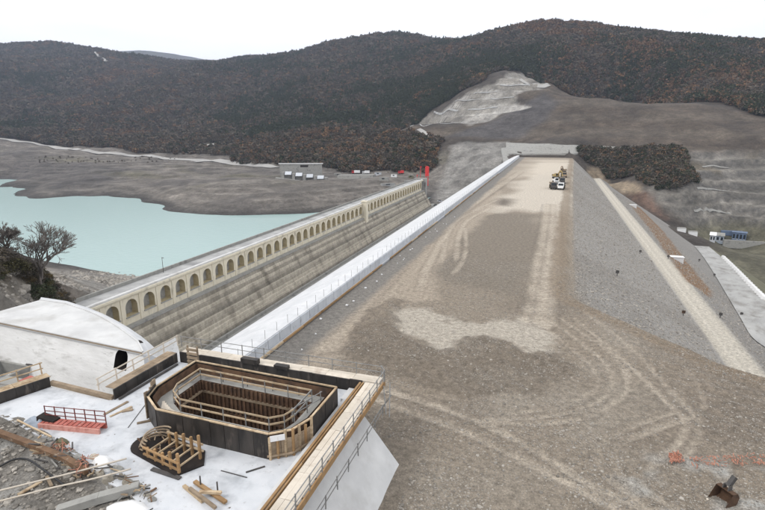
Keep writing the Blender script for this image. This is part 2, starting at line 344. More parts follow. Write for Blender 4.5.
# ------------------------------------------------------------------ hillside heightfield from survey points
C = []
WZ = -34.0
for q in ((-60,170),(0,178),(15,182),(28,187),(22,194),(32,199),(60,198),(100,197),(140,199),(165,206),(190,213),(240,215),(290,214),(330,211),(215,214.5),(265,214.5),(310,213)): C.append(onz(*q, WZ))
for q in ((175,204),(200,208),(228,209),(255,209),(285,208),(312,206)): C.append(onz(*q, -30.5))
for q in ((-60,205),(0,212),(40,228),(100,232),(160,236),(220,243),(270,243),(100,250),(170,258),(40,250)): C.append(onz(*q, -42))
for q in ((150,277),(135,279),(110,274),(85,268),(60,264),(30,258),(0,245),(-60,235)): C.append(onz(*q, WZ))
for q in ((62,288,140),(20,285,108),(0,268,112),(-40,262,110),(100,296,150),(0,312,80),(-60,300,80),(45,270,165),(90,283,170),(41,272,116),(9,266,118),(25,268,116),(50,282,120),(30,290,100)): C.append(atd(*q))
for q in ((0,140,1150),(60,148,1030),(130,155,900),(200,160,800),(250,165,720),(60,170,800),(130,175,680),(200,185,490),(0,160,900),(170,190,500),(230,198,430),
          (250,188,465),(290,198,408),(340,188,450),(400,180,500),(330,177,560),(290,176,570),(375,176,560),(240,176,600),
          (300,168,640),(430,172,545),(300,138,760),(420,136,740),(260,141,850),(430,128,800),(360,150,690),(200,140,960),(100,138,1150),
          (440,190,500),(468,168,528),(450,146,590),(505,143,590),
          (530,150,545),(580,152,545),(640,151,560),
          (540,130,620),(640,130,620),(765,142,600),(600,100,720),(700,107,700),(765,118,680),(560,97,740),
          (410,127,690),(460,96,800),(520,74,880),(552,86,800),(500,126,650),
          (0,96,1750),(100,92,1750),(200,97,1450),(300,92,1250),(400,82,1150),(480,67,1080),(560,57,1000),(650,66,950),(765,76,920),
          (100,120,1350),(200,125,1180),(300,119,1000),(400,112,900),(0,122,1450),
          (690,160,545),(640,172,520),(695,188,480),(650,192,470),(765,165,570),(765,200,510),(720,205,490),(765,238,470),(715,240,465),
          (850,130,620),(850,60,1000),(850,190,520),(850,235,480),(-100,70,2000),(-100,130,1300)): C.append(atd(*q))
SKYL = ((-200,62,2700),(-100,58,2700),(0,52,2650),(51,45,2550),(100,49,2550),(160,62,2400),(200,61,2250),(260,58,2000),(330,44,1800),(400,43,1700),(450,43,1600),(500,36,1400),(540,29,1300),(600,32,1250),(680,39,1200),(765,43,1150),(860,47,1150),(1000,52,1200))
for q in SKYL:
    p = atd(*q); C.append(p); C.append([p[0]*1.25, p[1]*1.25, p[2]*0.93]); C.append([p[0]*1.7, p[1]*1.7, p[2]*0.55])
# junction of the embankment with the far bank, and the valley under it
for q in ((583,163),(610,184),(640,206),(670,228),(693,245)):
    p = on_bank(*q); C.append(p)
for x, y, z in ((-30,525,1),(-10,522,1),(-60,480,-30),(-60,420,-45),(-60,300,-60),(-60,180,-45),(-70,100,-38),(20,300,-60),(20,450,-30),(60,300,-62),(60,150,-56),(120,300,-52),(120,150,-54),(200,300,-51),(200,100,-52),
                (300,250,-50),(350,80,-50),(100,30,-53),(0,60,-35),(0,-60,-10),(-60,20,-9),(-60,-60,-3),(-140,40,-4),(-140,-80,15),(60,-80,-30),(-45,60,-22),(-80,66,-26),(-300,-200,60),(300,-200,-40),(500,200,-40),(600,400,-10)):
    C.append([x, y, z])
C = np.array(C, float); KC = 22.0
def kern(a, b): return np.sqrt(((a[:, None, :]-b[None, :, :])**2).sum(-1)+KC**2)
A = kern(C[:, :2], C[:, :2]); n = len(C); P1 = np.c_[np.ones(n), C[:, :2]]
S = np.block([[A - np.eye(n)*1.0, P1], [P1.T, np.zeros((3, 3))]])
Wt = np.linalg.solve(S, np.r_[C[:, 2], np.zeros(3)])
def hraw(X, Y):
    X = np.asarray(X, float); sh = X.shape; x = X.ravel(); y = np.asarray(Y, float).ravel(); o = np.zeros(len(x))
    for i in range(0, len(x), 20000):
        q = np.c_[x[i:i+20000], y[i:i+20000]]; o[i:i+20000] = kern(q, C[:, :2])@Wt[:n] + Wt[n] + q@Wt[n+1:]
    d = np.hypot(x, y); o = o + vnoise(x, y, 1/260, 5, 1)*np.clip((d-500)/40, 0, 26) + vnoise(x, y, 1/45, 4, 2)*np.clip(d/180, 0.4, 5)*np.clip((d-300)/400+0.4, 0.4, 1)
    return np.clip(o, -70, 700).reshape(sh)
hx = steps([(-4200,-900,110,14),(-900,-650,14,4),(-650,420,4,4),(420,900,4,16),(900,3600,16,110)])
hy = steps([(-400,60,40,5),(60,760,4,4),(760,1300,4,10),(1300,2800,10,24),(2800,5200,24,140)])
HX, HYg = np.meshgrid(hx, hy, indexing='ij'); HZ = hraw(HX, HYg)
# the dams stand in excavated ground: the terrain stays below them
yc = HYg - 32*np.clip((-80-HX)/6, 0, 1); cap = np.where((HX > -108.5) & (HX < -28) & (yc > 44), np.where(HYg > 425, np.interp(HYg, [425, 470], [-44, 400]), np.interp(yc, [44, 56], [-10, -42])), 1e4)
JX, JY = zip((-60,530),(10,530),(24.6,515),(35.5,508),(43,490),(53.6,372),(66,335),(74,312),(90,285),(110,200),(130,90))
bz = bank(HX, HYg); jd = np.interp(HX, JX, JY)-HYg
cap2 = np.where((HX > -50) & (HX < 130) & (HYg > 2) & (jd > -30), bz-3+np.clip(-jd, 0, 40)*0.9-np.clip(jd, 0, 40)*0.15, 1e4)
HZ = np.minimum(HZ, np.minimum(cap, cap2))
def hlook(x, y):                # bilinear lookup in the finished grid
    x = np.atleast_1d(np.asarray(x, float)); y = np.atleast_1d(np.asarray(y, float))
    i = np.clip(np.searchsorted(hx, x)-1, 0, len(hx)-2); j = np.clip(np.searchsorted(hy, y)-1, 0, len(hy)-2)
    a = np.clip((x-hx[i])/(hx[i+1]-hx[i]), 0, 1); b = np.clip((y-hy[j])/(hy[j+1]-hy[j]), 0, 1)
    return (HZ[i,j]*(1-a)+HZ[i+1,j]*a)*(1-b)+(HZ[i,j+1]*(1-a)+HZ[i+1,j+1]*a)*b
def onhill(px, py, dmin=60):
    d = ray(px, py); d = d/math.hypot(d[0], d[1]); t = np.arange(dmin, 4000, 2.0)
    k = np.nonzero(EYE[2]+d[2]*t < hlook(d[0]*t, d[1]*t))[0]
    tt = t[k[0]] if len(k) else 900.0
    p = EYE+d*tt; p[2] = hlook(p[0], p[1])[0]; return p
def hp(pts, dmin=60): return [onhill(x, y, dmin)[:2] for x, y in pts]
# terraces cut into the excavated slopes
SCAR = hp([(408,126),(430,112),(460,98),(492,84),(510,73),(525,73),(548,84),(540,90),(515,92),(518,104),(528,107),(500,115),(470,126)])
CUTR = hp([(690,152),(765,150),(790,160),(790,238),(765,240),(715,238),(690,225),(650,200),(640,190),(692,188)])
CUTL = hp([(450,146),(462,141),(508,141),(512,150),(500,165),(470,185),(435,205),(437,190)])
FR = {}
def terrace(poly, step, hard):
    global HZ
    mk = soft(HX, HYg, poly, 14, 10, 1/40, 5); k = HZ/step + 0.25*vnoise(HX, HYg, 1/60, 2, 9); f = np.floor(k); r = k-f; FR[step] = r
    HZ = HZ + mk*((f + np.clip((r-hard)/(1-hard), 0, 1)*1.0)*step - k*step)
shore = np.clip((-118-HX)/10, 0, 1)*np.clip((HZ+33.2)/1.5, 0, 1)*np.clip((4-HZ)/6, 0, 1)*np.clip((np.hypot(HX, HYg)-300)/30, 0, 1)
ks = HZ/2.6 + 0.35*vnoise(HX, HYg, 1/50, 3, 41); HZ = HZ + shore*((np.floor(ks)+np.clip((ks-np.floor(ks)-0.55)/0.45, 0, 1))-ks)*2.6*0.9; SHORE_F = ks-np.floor(ks)
terrace(SCAR, 11.0, 0.5); terrace(CUTR, 8.0, 0.55); terrace(CUTL, 10.0, 0.3)
# tint: the colour each kind of ground has
def lerp(T, m, c): return T*(1-m[..., None]) + np.array(c)*m[..., None]
T = np.zeros(HX.shape+(3,)); T[:] = (0.062, 0.052, 0.044)
mud = np.clip((8 + 10*vnoise(HX, HYg, 1/80, 3, 11) - HZ)/8, 0, 1)*np.clip((-95-HX)/12, 0, 1)
T = lerp(T, mud, (0.132, 0.118, 0.104))
strand = np.clip(1-(SHORE_F-0.1)*2.2, 0, 1); T = lerp(T, mud*strand*0.8, (0.205, 0.186, 0.165)); T = lerp(T, mud*np.clip(vnoise(HX, HYg, 1/55, 5, 32)*2.6-0.2, 0, 1)*0.65, (0.080, 0.072, 0.068)); T = lerp(T, mud*np.clip(vnoise(HX, HYg, 1/70, 5, 33)*3-0.9, 0, 1)*0.7, (0.12, 0.11, 0.07))
wet = np.clip((WZ+3.5-HZ)/3, 0, 1)*mud; T = lerp(T, wet, (0.055, 0.051, 0.048))
DARKMUD = hp([(0,150),(60,158),(140,168),(110,190),(70,185),(0,172)]); T = lerp(T, soft(HX, HYg, DARKMUD, 30, 30, 1/60, 13)*0.6, (0.06, 0.055, 0.055))
BARE = hp([(370,140),(410,127),(470,126),(520,106),(525,75),(560,92),(620,99),(700,104),(765,118),(840,122),(840,150),(690,152),(640,146),(520,141),(440,141)])
T = lerp(T, soft(HX, HYg, BARE, 16, 14, 1/40, 14), (0.080, 0.063, 0.049))
band = np.clip(0.5+0.9*np.sin(HZ*0.36+1.5*vnoise(HX, HYg, 1/70, 3, 15)), 0, 1); T = lerp(T, soft(HX, HYg, BARE, 16, 14, 1/40, 14)*band*0.6, (0.108, 0.090, 0.072)); T = lerp(T, soft(HX, HYg, BARE, 16, 14, 1/40, 14)*np.clip(vnoise(HX, HYg, 1/25, 5, 34)*2.5-0.2, 0, 1)*0.6, (0.056, 0.046, 0.039))
BLUESPOIL = hp([(440,139),(470,128),(520,108),(545,92),(560,100),(545,122),(520,138)]); T = lerp(T, soft(HX, HYg, BLUESPOIL, 12, 8, 1/30, 16)*0.8, (0.070, 0.066, 0.068))
sm = soft(HX, HYg, SCAR, 5, 5, 1/18, 17); T = lerp(T, sm, (0.22, 0.205, 0.182)); T = lerp(T, sm*np.clip(vnoise(HX*0.5, HYg, 1/24, 4, 18)*3.5-0.2, 0, 1)*0.8, (0.33, 0.315, 0.295)); T = lerp(T, sm*np.clip(vnoise(HX*0.6, HYg, 1/18, 4, 28)*3.5-0.5, 0, 1)*0.85, (0.12, 0.11, 0.10)); T = lerp(T, sm*np.clip(1-np.abs(FR[11.0]-0.5)/0.14, 0, 1)*np.clip(vnoise(HX, HYg, 1/30, 3, 29)*3+0.6, 0, 1)*0.8, (0.50, 0.485, 0.46))
sm = soft(HX, HYg, CUTR, 8, 7, 1/30, 19); T = lerp(T, sm, (0.175, 0.162, 0.142)); T = lerp(T, sm*np.clip((FR[8.0]-0.5)*6, 0, 1)*0.8, (0.088, 0.083, 0.078)); T = lerp(T, sm*np.clip(1-np.abs(FR[8.0]-0.42)/0.12, 0, 1)*0.6, (0.25, 0.235, 0.21)); T = lerp(T, sm*np.clip(vnoise(HX, HYg, 1/35, 4, 21)*3-0.7, 0, 1)*0.7, (0.165, 0.135, 0.09)); T = lerp(T, sm*np.clip(vnoise(HX*0.4, HYg, 1/14, 4, 31)*3-0.8, 0, 1)*0.8, (0.20, 0.19, 0.18))
sm = soft(HX, HYg, CUTL, 4, 4, 1/20, 22); T = lerp(T, sm, (0.215, 0.205, 0.19)); T = lerp(T, sm*np.clip(vnoise(HX, HYg, 1/8, 3, 23)*3, 0, 1)*0.6, (0.145, 0.135, 0.125))
TAN = hp([(588,170),(600,166),(640,188),(645,197),(625,195)]); T = lerp(T, soft(HX, HYg, TAN, 4, 3, 1/20, 24), (0.24, 0.19, 0.135))
REDS = hp([(622,195),(646,192),(668,222),(655,215)]); T = lerp(T, soft(HX, HYg, REDS, 4, 3, 1/20, 25), (0.13, 0.085, 0.065))
valley = np.clip((-44-HZ)/4, 0, 1)*np.clip((HX-85)/10, 0, 1); T = lerp(T, valley, (0.12, 0.112, 0.078))
nearb = np.clip((260-np.hypot(HX, HYg))/25, 0, 1)*np.clip((-70-HX)/8, 0, 1)
T = lerp(T, nearb, (0.25, 0.235, 0.215)); T = lerp(T, nearb*np.clip(vnoise(HX, HYg, 1/14, 4, 26)*2.5, 0, 1), (0.15, 0.13, 0.11)); 
NB = hp([(-60,235),(0,245),(30,262),(50,275),(52,290),(30,296),(0,302),(-60,310)]); T = lerp(T, soft(HX, HYg, NB, 8, 6, 1/12, 27)*np.clip(0.5+2*vnoise(HX, HYg, 1/9, 4, 37), 0, 1)*0.9, (0.125, 0.10, 0.065))
T = T*(1+0.30*vnoise(HX, HYg, 1/9, 3, 35)+0.22*vnoise(HX, HYg, 1/28, 3, 36))[..., None]
hm = (edge_s(HX, HYg) > -25) | (HYg > 470) | (HX < -36)
hill = tag(gridmesh('hillside', HX, HYg, HZ, 'hill', T), kind='structure')
# a farther blue ridge
rx = np.linspace(-6200, -1200, 80); ry = np.linspace(2600, 5600, 50); RX, RY = np.meshgrid(rx, ry, indexing='ij')
rpk = onz(0,0,0)*0+atd(140, 52, 5000)
RZ = rpk[2] - 0.085*np.abs((RX-rpk[0])*0.73+(RY-rpk[1])*0.68) - 0.00022*((RX-rpk[0])*0.68-(RY-rpk[1])*0.73)**2 + 25*vnoise(RX, RY, 1/500, 4, 40)
tag(gridmesh('distant_hills', RX, RY, RZ, 'hill', np.tile(np.array([0.075, 0.075, 0.07]), RX.shape+(1,))), kind='structure')

# ------------------------------------------------------------------ lake
wp = [(-105.6, 40), (-105.6, 470), (-160, 560), (-400, 1100), (-1100, 1100), (-1100, 40)]
structure('water', MB().add([(p[0], p[1], WZ) for p in wp], [tuple(range(len(wp)))]), 'water')

# ------------------------------------------------------------------ embankment
ex = steps([(-32.4, 32, 0.42, 0.42), (32, 60, 0.5, 1.2), (60, 150, 1.3, 3.0)])
ey = steps([(6, 24, 1.2, 0.4), (24, 78, 0.38, 0.42), (78, 130, 0.45, 1.0), (130, 300, 1.0, 2.0), (300, 545, 2.0, 2.6)])
EX, EY = np.meshgrid(ex, ey, indexing='ij'); ES = edge_s(EX, EY); EZ = np.interp(ES, [p[0] for p in PROF], [p[1] for p in PROF])
top = ES < 0.3
T = np.zeros(EX.shape+(3,)); T[:] = (0.228, 0.196, 0.160)
T = lerp(T, np.clip(vnoise(EX, EY, 1/9, 5, 50)*2.2, 0, 1)*0.55, (0.29, 0.265, 0.23)); T = lerp(T, np.clip(-vnoise(EX, EY, 1/14, 5, 51)*2.2, 0, 1)*0.5, (0.145, 0.125, 0.105))
def zp(pts): return [onz(x, y)[:2] for x, y in pts]
far = np.clip((EY-92)/30, 0, 1); T = lerp(T, far*0.55, (0.30, 0.26, 0.215))
DK = zp([(465,218),(492,213),(538,215),(537,250),(528,300),(470,285),(440,275),(452,240)]); T = lerp(T, soft(EX, EY, DK, 5, 5, 1/12, 52)*0.75, (0.165, 0.145, 0.122))
COMP = zp([(283,364),(330,325),(372,285),(420,245),(470,205),(500,190),(505,203),(462,236),(438,268),(440,300),(392,305),(352,335),(335,352),(318,372)]); T = lerp(T, soft(EX, EY, COMP, 2.0, 2.5, 1/6, 45)*0.75, (0.335, 0.29, 0.24))
PALE = zp([(393,313),(410,307),(430,309),(447,320),(480,322),(515,318),(540,322),(556,328),(551,353),(525,353),(512,342),(490,336),(470,338),(455,347),(437,352),(425,342),(405,337)])
T = lerp(T, soft(EX, EY, PALE, 1.3, 2.2, 1/2.2, 53)*0.85, (0.40, 0.37, 0.325))
P2 = zp([(508,192),(524,178),(540,163),(568,163),(568,190),(565,216),(548,213),(532,214),(516,210),(500,212),(490,206)]); T = lerp(T, soft(EX, EY, P2, 8, 9, 1/20, 54)*0.85, (0.50, 0.46, 0.405))
P3 = zp([(510,178),(535,160),(575,160),(566,172)]); T = lerp(T, soft(EX, EY, P3, 20, 9, 1/30, 55)*0.7, (0.50, 0.45, 0.385))
D2 = zp([(498,198),(512,199),(508,206),(495,205)]); T = lerp(T, soft(EX, EY, D2, 6, 4, 1/12, 56), (0.15, 0.13, 0.11))
relief = 0.10*vnoise(EX, EY, 1/5, 4, 57) + 0.05*vnoise(EX, EY, 1/1.3, 3, 58)
# heaped soil in the near ground
HEAP = zp([(338,352),(352,330),(372,312),(392,298),(405,302),(398,318),(402,336),(428,350),(440,345),(462,336),(490,336),(512,342),(524,354),(560,352),(575,370),(540,392),(470,398),(410,384),(365,374)]); hpM = soft(EX, EY, HEAP, 0.9, 1.6, 1/3, 59)*(1-soft(EX, EY, PALE, 0.6, 1.6, 1/2.5, 53))
T = lerp(T, hpM*0.7, (0.148, 0.126, 0.103)); relief += hpM*(0.22+0.3*vnoise(EX, EY, 1/1.8, 4, 60)+0.12*np.sin((EX*0.75+EY*0.66)*3.0+2.5*vnoise(EX, EY, 1/4, 3, 46)))
# tyre tracks: pairs of pale ruts pressed into the soil
tracks = [
 ([(340,376),(375,388),(400,394.5),(471,418.5),(524,444.5),(591,485),(653,512),(700,530)], 0.5, 1.0), ([(340,390),(372,398),(400,408.5),(457,428),(505,452),(557,478),(605,502),(650,525)], 0.5, 1.0),
 ([(560,318),(590,338),(618,360),(628,385),(612,405),(575,420),(520,424),(480,420)], 0.32, 0.8), ([(552,322),(580,342),(604,362),(612,384),(600,400),(565,413),(520,419),(470,419)], 0.32, 0.7),
 ([(545,328),(570,348),(592,366),(598,384),(585,396),(555,407),(510,414)], 0.3, 0.6),
 ([(585,312),(615,335),(645,362),(672,392),(697,420),(693,445),(672,465)], 0.38, 0.8), ([(575,318),(600,340),(632,368),(660,396),(683,420),(681,440),(660,460),(650,470)], 0.38, 0.8),
 ([(690,418),(655,430),(622,443),(612,458),(625,478),(660,500),(690,520)], 0.35, 0.75), ([(676,412),(640,424),(612,436),(598,455),(610,480),(645,505),(670,520)], 0.35, 0.6),
 ([(600,311),(640,334),(680,362),(700,390),(705,415)], 0.3, 0.5),
 ([(490,208),(468,220),(459,236),(456,260)], 0.6, 0.85), ([(484,207),(460,219),(447,236),(442,262)], 0.6, 0.8), ([(497,200),(470,212),(452,225),(430,262),(420,290)], 0.7, 0.7), ([(465,228),(466,246),(462,262),(452,275)], 0.5, 0.8),
 ([(549,205),(546,233),(541,262),(536,300),(530,320)], 1.6, 0.9), ([(556,205),(555,233),(552,262),(548,300),(545,325)], 1.3, 0.8), ([(500,185),(470,205),(430,235),(390,270),(350,310),(325,345)], 2.0, 0.45),
 ([(520,172),(490,192),(455,215),(415,245),(370,285),(320,330)], 1.6, 0.5)]
for pts, wd, k in tracks:
    ln = spline(zp(pts), 5); d = pdist(EX, EY, ln, 4.0)
    mk = np.clip((wd*1.25-d)/(wd*0.6), 0, 1)*np.clip(0.75+0.8*vnoise(EX, EY, 1/3, 3, 61), 0.25, 1)
    T = lerp(T, mk*k*0.9, (0.40, 0.355, 0.30)); relief -= 0.09*np.clip((wd-d)/(wd*0.4), 0, 1); relief += 0.07*np.clip(1-np.abs(d-wd*1.5)/(wd*0.5), 0, 1)
    T = lerp(T, np.clip(1-np.abs(d-wd*1.5)/(wd*0.45), 0, 1)*0.3, (0.13, 0.11, 0.095))
# bulldozed furrows on the flared ground, dark strip along the wall, rubble at the lower right
FUR = zp([(600,318),(700,358),(790,385),(790,440),(720,440),(690,400),(640,350)]); fm = soft(EX, EY, FUR, 4, 3, 1/6, 62); u = (EX-5)*0.52+(EY-88)*0.85
relief += fm*0.13*np.sin(u*2.6+1.5*vnoise(EX, EY, 1/8, 3, 63)); T = lerp(T, fm*0.35, (0.155, 0.13, 0.108))
RUB = zp([(615,470),(650,455),(690,458),(790,470),(790,540),(640,540)]); rm = soft(EX, EY, RUB, 3, 2.5, 1/4, 64); relief += rm*0.28*vnoise(EX, EY, 1/1.4, 4, 65); T = lerp(T, rm*np.clip(vnoise(EX, EY, 1/2.5, 4, 66)*3, 0, 1), (0.36, 0.36, 0.35)); 
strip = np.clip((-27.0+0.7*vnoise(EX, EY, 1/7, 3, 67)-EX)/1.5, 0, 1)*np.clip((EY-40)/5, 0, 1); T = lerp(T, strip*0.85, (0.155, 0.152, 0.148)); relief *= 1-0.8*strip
lipc = np.clip((2.2+0.8*vnoise(EX, EY, 1/4, 3, 68)-np.abs(ES+1.2))/1.2, 0, 1); T = lerp(T, lipc*0.7, (0.195, 0.155, 0.115))
face = np.clip((ES-1.6)/0.8, 0, 1); T = lerp(T, face, (0.265, 0.257, 0.247)); T = lerp(T, face*np.clip(vnoise(EX, EY, 1/16, 4, 69)*2, 0, 1)*0.5, (0.19, 0.178, 0.165)); T = lerp(T, face*np.clip((6-ES)/6, 0, 1)*np.clip(vnoise(EX, EY, 1/9, 3, 70)*2+0.3, 0, 1)*0.5, (0.2, 0.165, 0.13))
berm = np.clip(1-np.maximum(np.abs(ES-34.9)-2.7, 0)/0.7, 0, 1); T = lerp(T, berm, (0.42, 0.395, 0.35)); T = lerp(T, berm*np.clip(1.2-np.abs(np.abs(ES-34.9)-1.0)/0.5, 0, 1)*0.6, (0.54, 0.515, 0.465))
low = np.clip((ES-38.5)/1, 0, 1); T = lerp(T, low*0.6, (0.20, 0.195, 0.19))
BR = [on_bank(*q)[:2] for q in ((629,203),(640,208),(662,230),(684,258),(712,292),(708,297),(690,283),(676,268),(655,236))]; T = lerp(T, soft(EX, EY, BR, 1.5, 1.2, 1/6, 71), (0.19, 0.115, 0.065))
T = T*np.array([1.12, 1.095, 1.055])
EZ = EZ + relief*np.where(ES < 0, 1, 0.6)*np.clip((EX+32.2)/0.6, 0, 1)
hz = hlook(EX.ravel(), EY.ravel()).reshape(EX.shape)
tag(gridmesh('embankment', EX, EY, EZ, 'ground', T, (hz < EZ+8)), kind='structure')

# the pale ramp that leaves the berm road and runs down to the valley
PIN = [on_bank(*q) for q in ((771,352),(752,338),(740,318),(727,296),(714,274),(703,257),(694,246))]
POUT = [(790,328),(775,312),(765,302),(750,287),(735,271),(722,258),(709,247)]
mb = MB(); sk = MB(); rin = spline(PIN, 4); rout = spline([onz(q[0], q[1], p[2]) for q, p in zip(POUT, PIN)], 4)
R = [(a+[0,0,0.25], b+[0,0,0.25]) for a, b in zip(rin, rout)]
for i in range(len(R)-1): mb.add([R[i][0], R[i][1], R[i+1][1], R[i+1][0]], [(0,1,2,3)])
structure('ramp_road', mb, 'ramp')
for i in range(len(R)-1):
    o1 = R[i][1]+[0,0,-0.02]; o2 = R[i+1][1]+[0,0,-0.02]; q1 = o1+[(o1[2]+50)*1.8+1, -4, -(o1[2]+50)-1]; q2 = o2+[(o2[2]+50)*1.8+1, -4, -(o2[2]+50)-1]
    sk.add([o1, q1, q2, o2], [(0,1,2,3)])
structure('grass_bank', sk, 'grass')
# pale hill roads draped on the slopes
def ribbon(name, pts, wd, dmin=60, n=6, m='farroad', lift=0.7):
    P = spline([onhill(x, y, dmin)[:2] for x, y in pts], n); mb = MB(); L = []
    for i, p in enumerate(P):
        d = P[min(i+1, len(P)-1)]-P[max(i-1, 0)]; nn = np.array([-d[1], d[0]])/np.linalg.norm(d)*wd/2
        za, zb2, zc2 = hlook(*(p+nn))[0], hlook(*(p-nn))[0], hlook(*p)[0]; up = max(0, zc2-(za+zb2)/2); L.append(((*(p+nn), za+up+lift), (*(p-nn), zb2+up+lift)))
    for i in range(len(L)-1): mb.add([L[i][0], L[i][1], L[i+1][1], L[i+1][0]], [(0,1,2,3)])
    return structure(name, mb, m)
ribbon('road', [(-30,138),(0,139),(20,142),(40,145),(60,149),(90,152),(125,155),(160,158),(200,161),(250,165),(275,168)], 13, 500)
ribbon('road', [(160,152),(200,147),(240,142),(280,137),(330,135),(380,137),(430,137)], 6, 600)
ribbon('road', [(94,54),(97,58),(103,61),(107,64)], 16, 1800, lift=9)
ribbon('road', [(520,80),(548,85),(570,92)], 6, 600)
for q in ([(412,125.3),(420,124.9),(432,124.5)], [(440,124.2),(452,123.8),(463,122.6)], [(434,112.3),(446,111.6),(458,111)], [(468,110.5),(482,110),(497,108.6)], [(455,101.8),(468,101),(480,100.3)], [(489,99.6),(502,98.8),(514,97.8)], [(474,93.8),(486,92.8),(497,92.2)], [(500,86.3),(514,85.7),(530,85.6)]): ribbon('cut_bench', q, 1.7, 600, 6, 'crest', 0.7)
for q in ([(702,168),(720,168.8),(742,169.4)], [(697,190),(716,191.3),(735,192.2)], [(744,193),(756,194),(768,195)], [(694,212),(712,213),(730,214)]): ribbon('cut_bench', q, 1.1, 400, 6, 'oldcon', 0.45)
# ================================================================== THE OLD ARCADED DAM
ZC, XF = -14.0, -103.0                      # crest height, downstream face
Y0, Y1 = 70.0, 419.0; BAY = 6.33
yph = onx(131.9, 309, XF)[1]
dam = thing('masonry_dam', (XF, 240, -60), 'old cream arcaded dam with stepped stone face beside the lake', 'dam')
part('dam_core', MB().extrude([(-104.9, ZC-0.5), (-109.8, ZC-0.5), (-112.5, -68), (-93.0, -68), (-104.9, -24)], Y0, Y1), 'oldcon', dam)
part('crest_road', MB().box(-109.5, -103.0, Y0, Y1, ZC-0.5, ZC), 'crest', dam)
part('upstream_parapet', MB().box(-110.0, -109.5, Y0, Y1, ZC-0.6, ZC+0.95), 'oldcon', dam)
part('downstream_kerb', MB().box(-103.9, -102.95, Y0, Y1, ZC+0.01, ZC+0.5), 'concrete', dam)
part('cornice', MB().extrude([(-104.5, ZC-0.95), (-102.75, ZC-0.95), (-102.45, ZC-0.5), (-102.45, ZC+0.003), (-104.5, ZC+0.003)], Y0, Y1), 'cream', dam)
part('ledge', MB().extrude([(-104.5, ZC-8.9), (-101.6, ZC-8.9), (-101.6, ZC-8.3), (-104.5, ZC-8.1)], Y0, Y1), 'oldcon', dam)
hw, zs, zb, NA = 2.05, -3.7, -6.1, 12
arc = [(hw*math.cos(a), zs+hw*math.sin(a)) for a in [math.pi*k/NA for k in range(NA+1)]]    # right to left
bay = MB(); h2 = BAY/2
bay.add([(0,hw,-8.2),(0,h2,-8.2),(0,h2,-0.95),(0,hw,-0.95)], [(0,1,2,3)]); bay.add([(0,-h2,-8.2),(0,-hw,-8.2),(0,-hw,-0.95),(0,-h2,-0.95)], [(0,1,2,3)])
bay.add([(0,-hw,-8.2),(0,hw,-8.2),(0,hw,zb),(0,-hw,zb)], [(0,1,2,3)])
for a, b in zip(arc[:-1], arc[1:]): bay.add([(0,b[0],b[1]),(0,a[0],a[1]),(0,a[0],-0.95),(0,b[0],-0.95)], [(0,1,2,3)])
bay.box(0.003, 0.16, h2-0.45, h2, -8.2, -0.95)                 # shallow pier strip between two arches
bay_me = bay.mesh('arch_bay', 'cream')
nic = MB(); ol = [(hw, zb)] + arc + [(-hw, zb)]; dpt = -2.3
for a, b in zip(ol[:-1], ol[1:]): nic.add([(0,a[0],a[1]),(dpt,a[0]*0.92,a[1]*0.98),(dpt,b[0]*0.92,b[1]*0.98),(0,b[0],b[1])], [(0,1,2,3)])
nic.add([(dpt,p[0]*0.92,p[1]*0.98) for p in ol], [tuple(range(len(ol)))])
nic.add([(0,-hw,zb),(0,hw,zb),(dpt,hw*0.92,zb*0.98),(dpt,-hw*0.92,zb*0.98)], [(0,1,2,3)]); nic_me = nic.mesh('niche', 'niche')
sil_me = MB().box(0.003, 0.3, -hw-0.15, hw+0.15, zb-0.32, zb-0.002).mesh('sill', 'oldcon')
k0 = int((Y0-yph)/BAY)+1; k = k0
while yph+k*BAY < Y1-3:
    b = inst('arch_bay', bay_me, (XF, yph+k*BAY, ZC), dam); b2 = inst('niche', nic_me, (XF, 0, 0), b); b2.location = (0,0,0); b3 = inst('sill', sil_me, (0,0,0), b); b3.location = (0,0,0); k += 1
yp = onx(363, 207, XF)[1]
part('pilaster', MB().box(-103.5, -100.4, yp-1.7, yp+1.7, ZC-17, ZC+0.8).box(-103.7, -100.1, yp-2.0, yp+2.0, ZC+0.8, ZC+1.3), 'cream', dam)
part('end_pier', MB().box(-110.5, -100.6, Y1, Y1+5, -62, ZC+1.2), 'oldcon', dam)
z = ZC-8.9; x = -101.9; ncs = 0
while z > -52:                                                  # the stone courses step out as they go down
    mb = MB(); ys = np.linspace(Y0, Y1, 120); dz = 1.08; r = np.random.default_rng(ncs); jx = r.normal(0, 0.07, 120); jz = r.normal(0, 0.04, 120); prot = r.uniform(0.42, 0.72)
    rows = [[(x+0.1+0*i, ys[i], z-dz) for i in range(120)], [(x+prot+jx[i], ys[i], z-dz+0.02) for i in range(120)], [(x+prot-0.08+jx[i], ys[i], z-0.15+jz[i]) for i in range(120)], [(x-0.1, ys[i], z+jz[i]) for i in range(120)], [(x-1.6, ys[i], z-0.02) for i in range(120)]]
    v = [p for rr in rows for p in rr]; f = [(a*120+i, a*120+i+1, (a+1)*120+i+1, (a+1)*120+i) for a in range(4) for i in range(119)]
    o = part('stone_course', mb.add(v, f), 'course', dam); z -= dz; x += 0.56; ncs += 1
part('toe_kerb', MB().box(-95.2, -94.4, Y0, Y1, -38, -35.6), 'oldcon', dam)
structure('trench_floor', MB().add([(-100,58,-36.6),(-50,58,-36.6),(-50,440,-36.6),(-100,440,-36.6)], [(0,1,2,3)]), 'oldcon')
p = onx(163, 268, -108.5)
lm = thing('lamp_mast', (-108.5, p[1], ZC), 'thin grey mast standing alone on the old dam crest', 'mast')
part('pole', MB().tube([(-108.5, p[1], ZC), (-108.5, p[1], ZC+4.6)], 0.09, 6, r2=0.06), 'darksteel', lm)
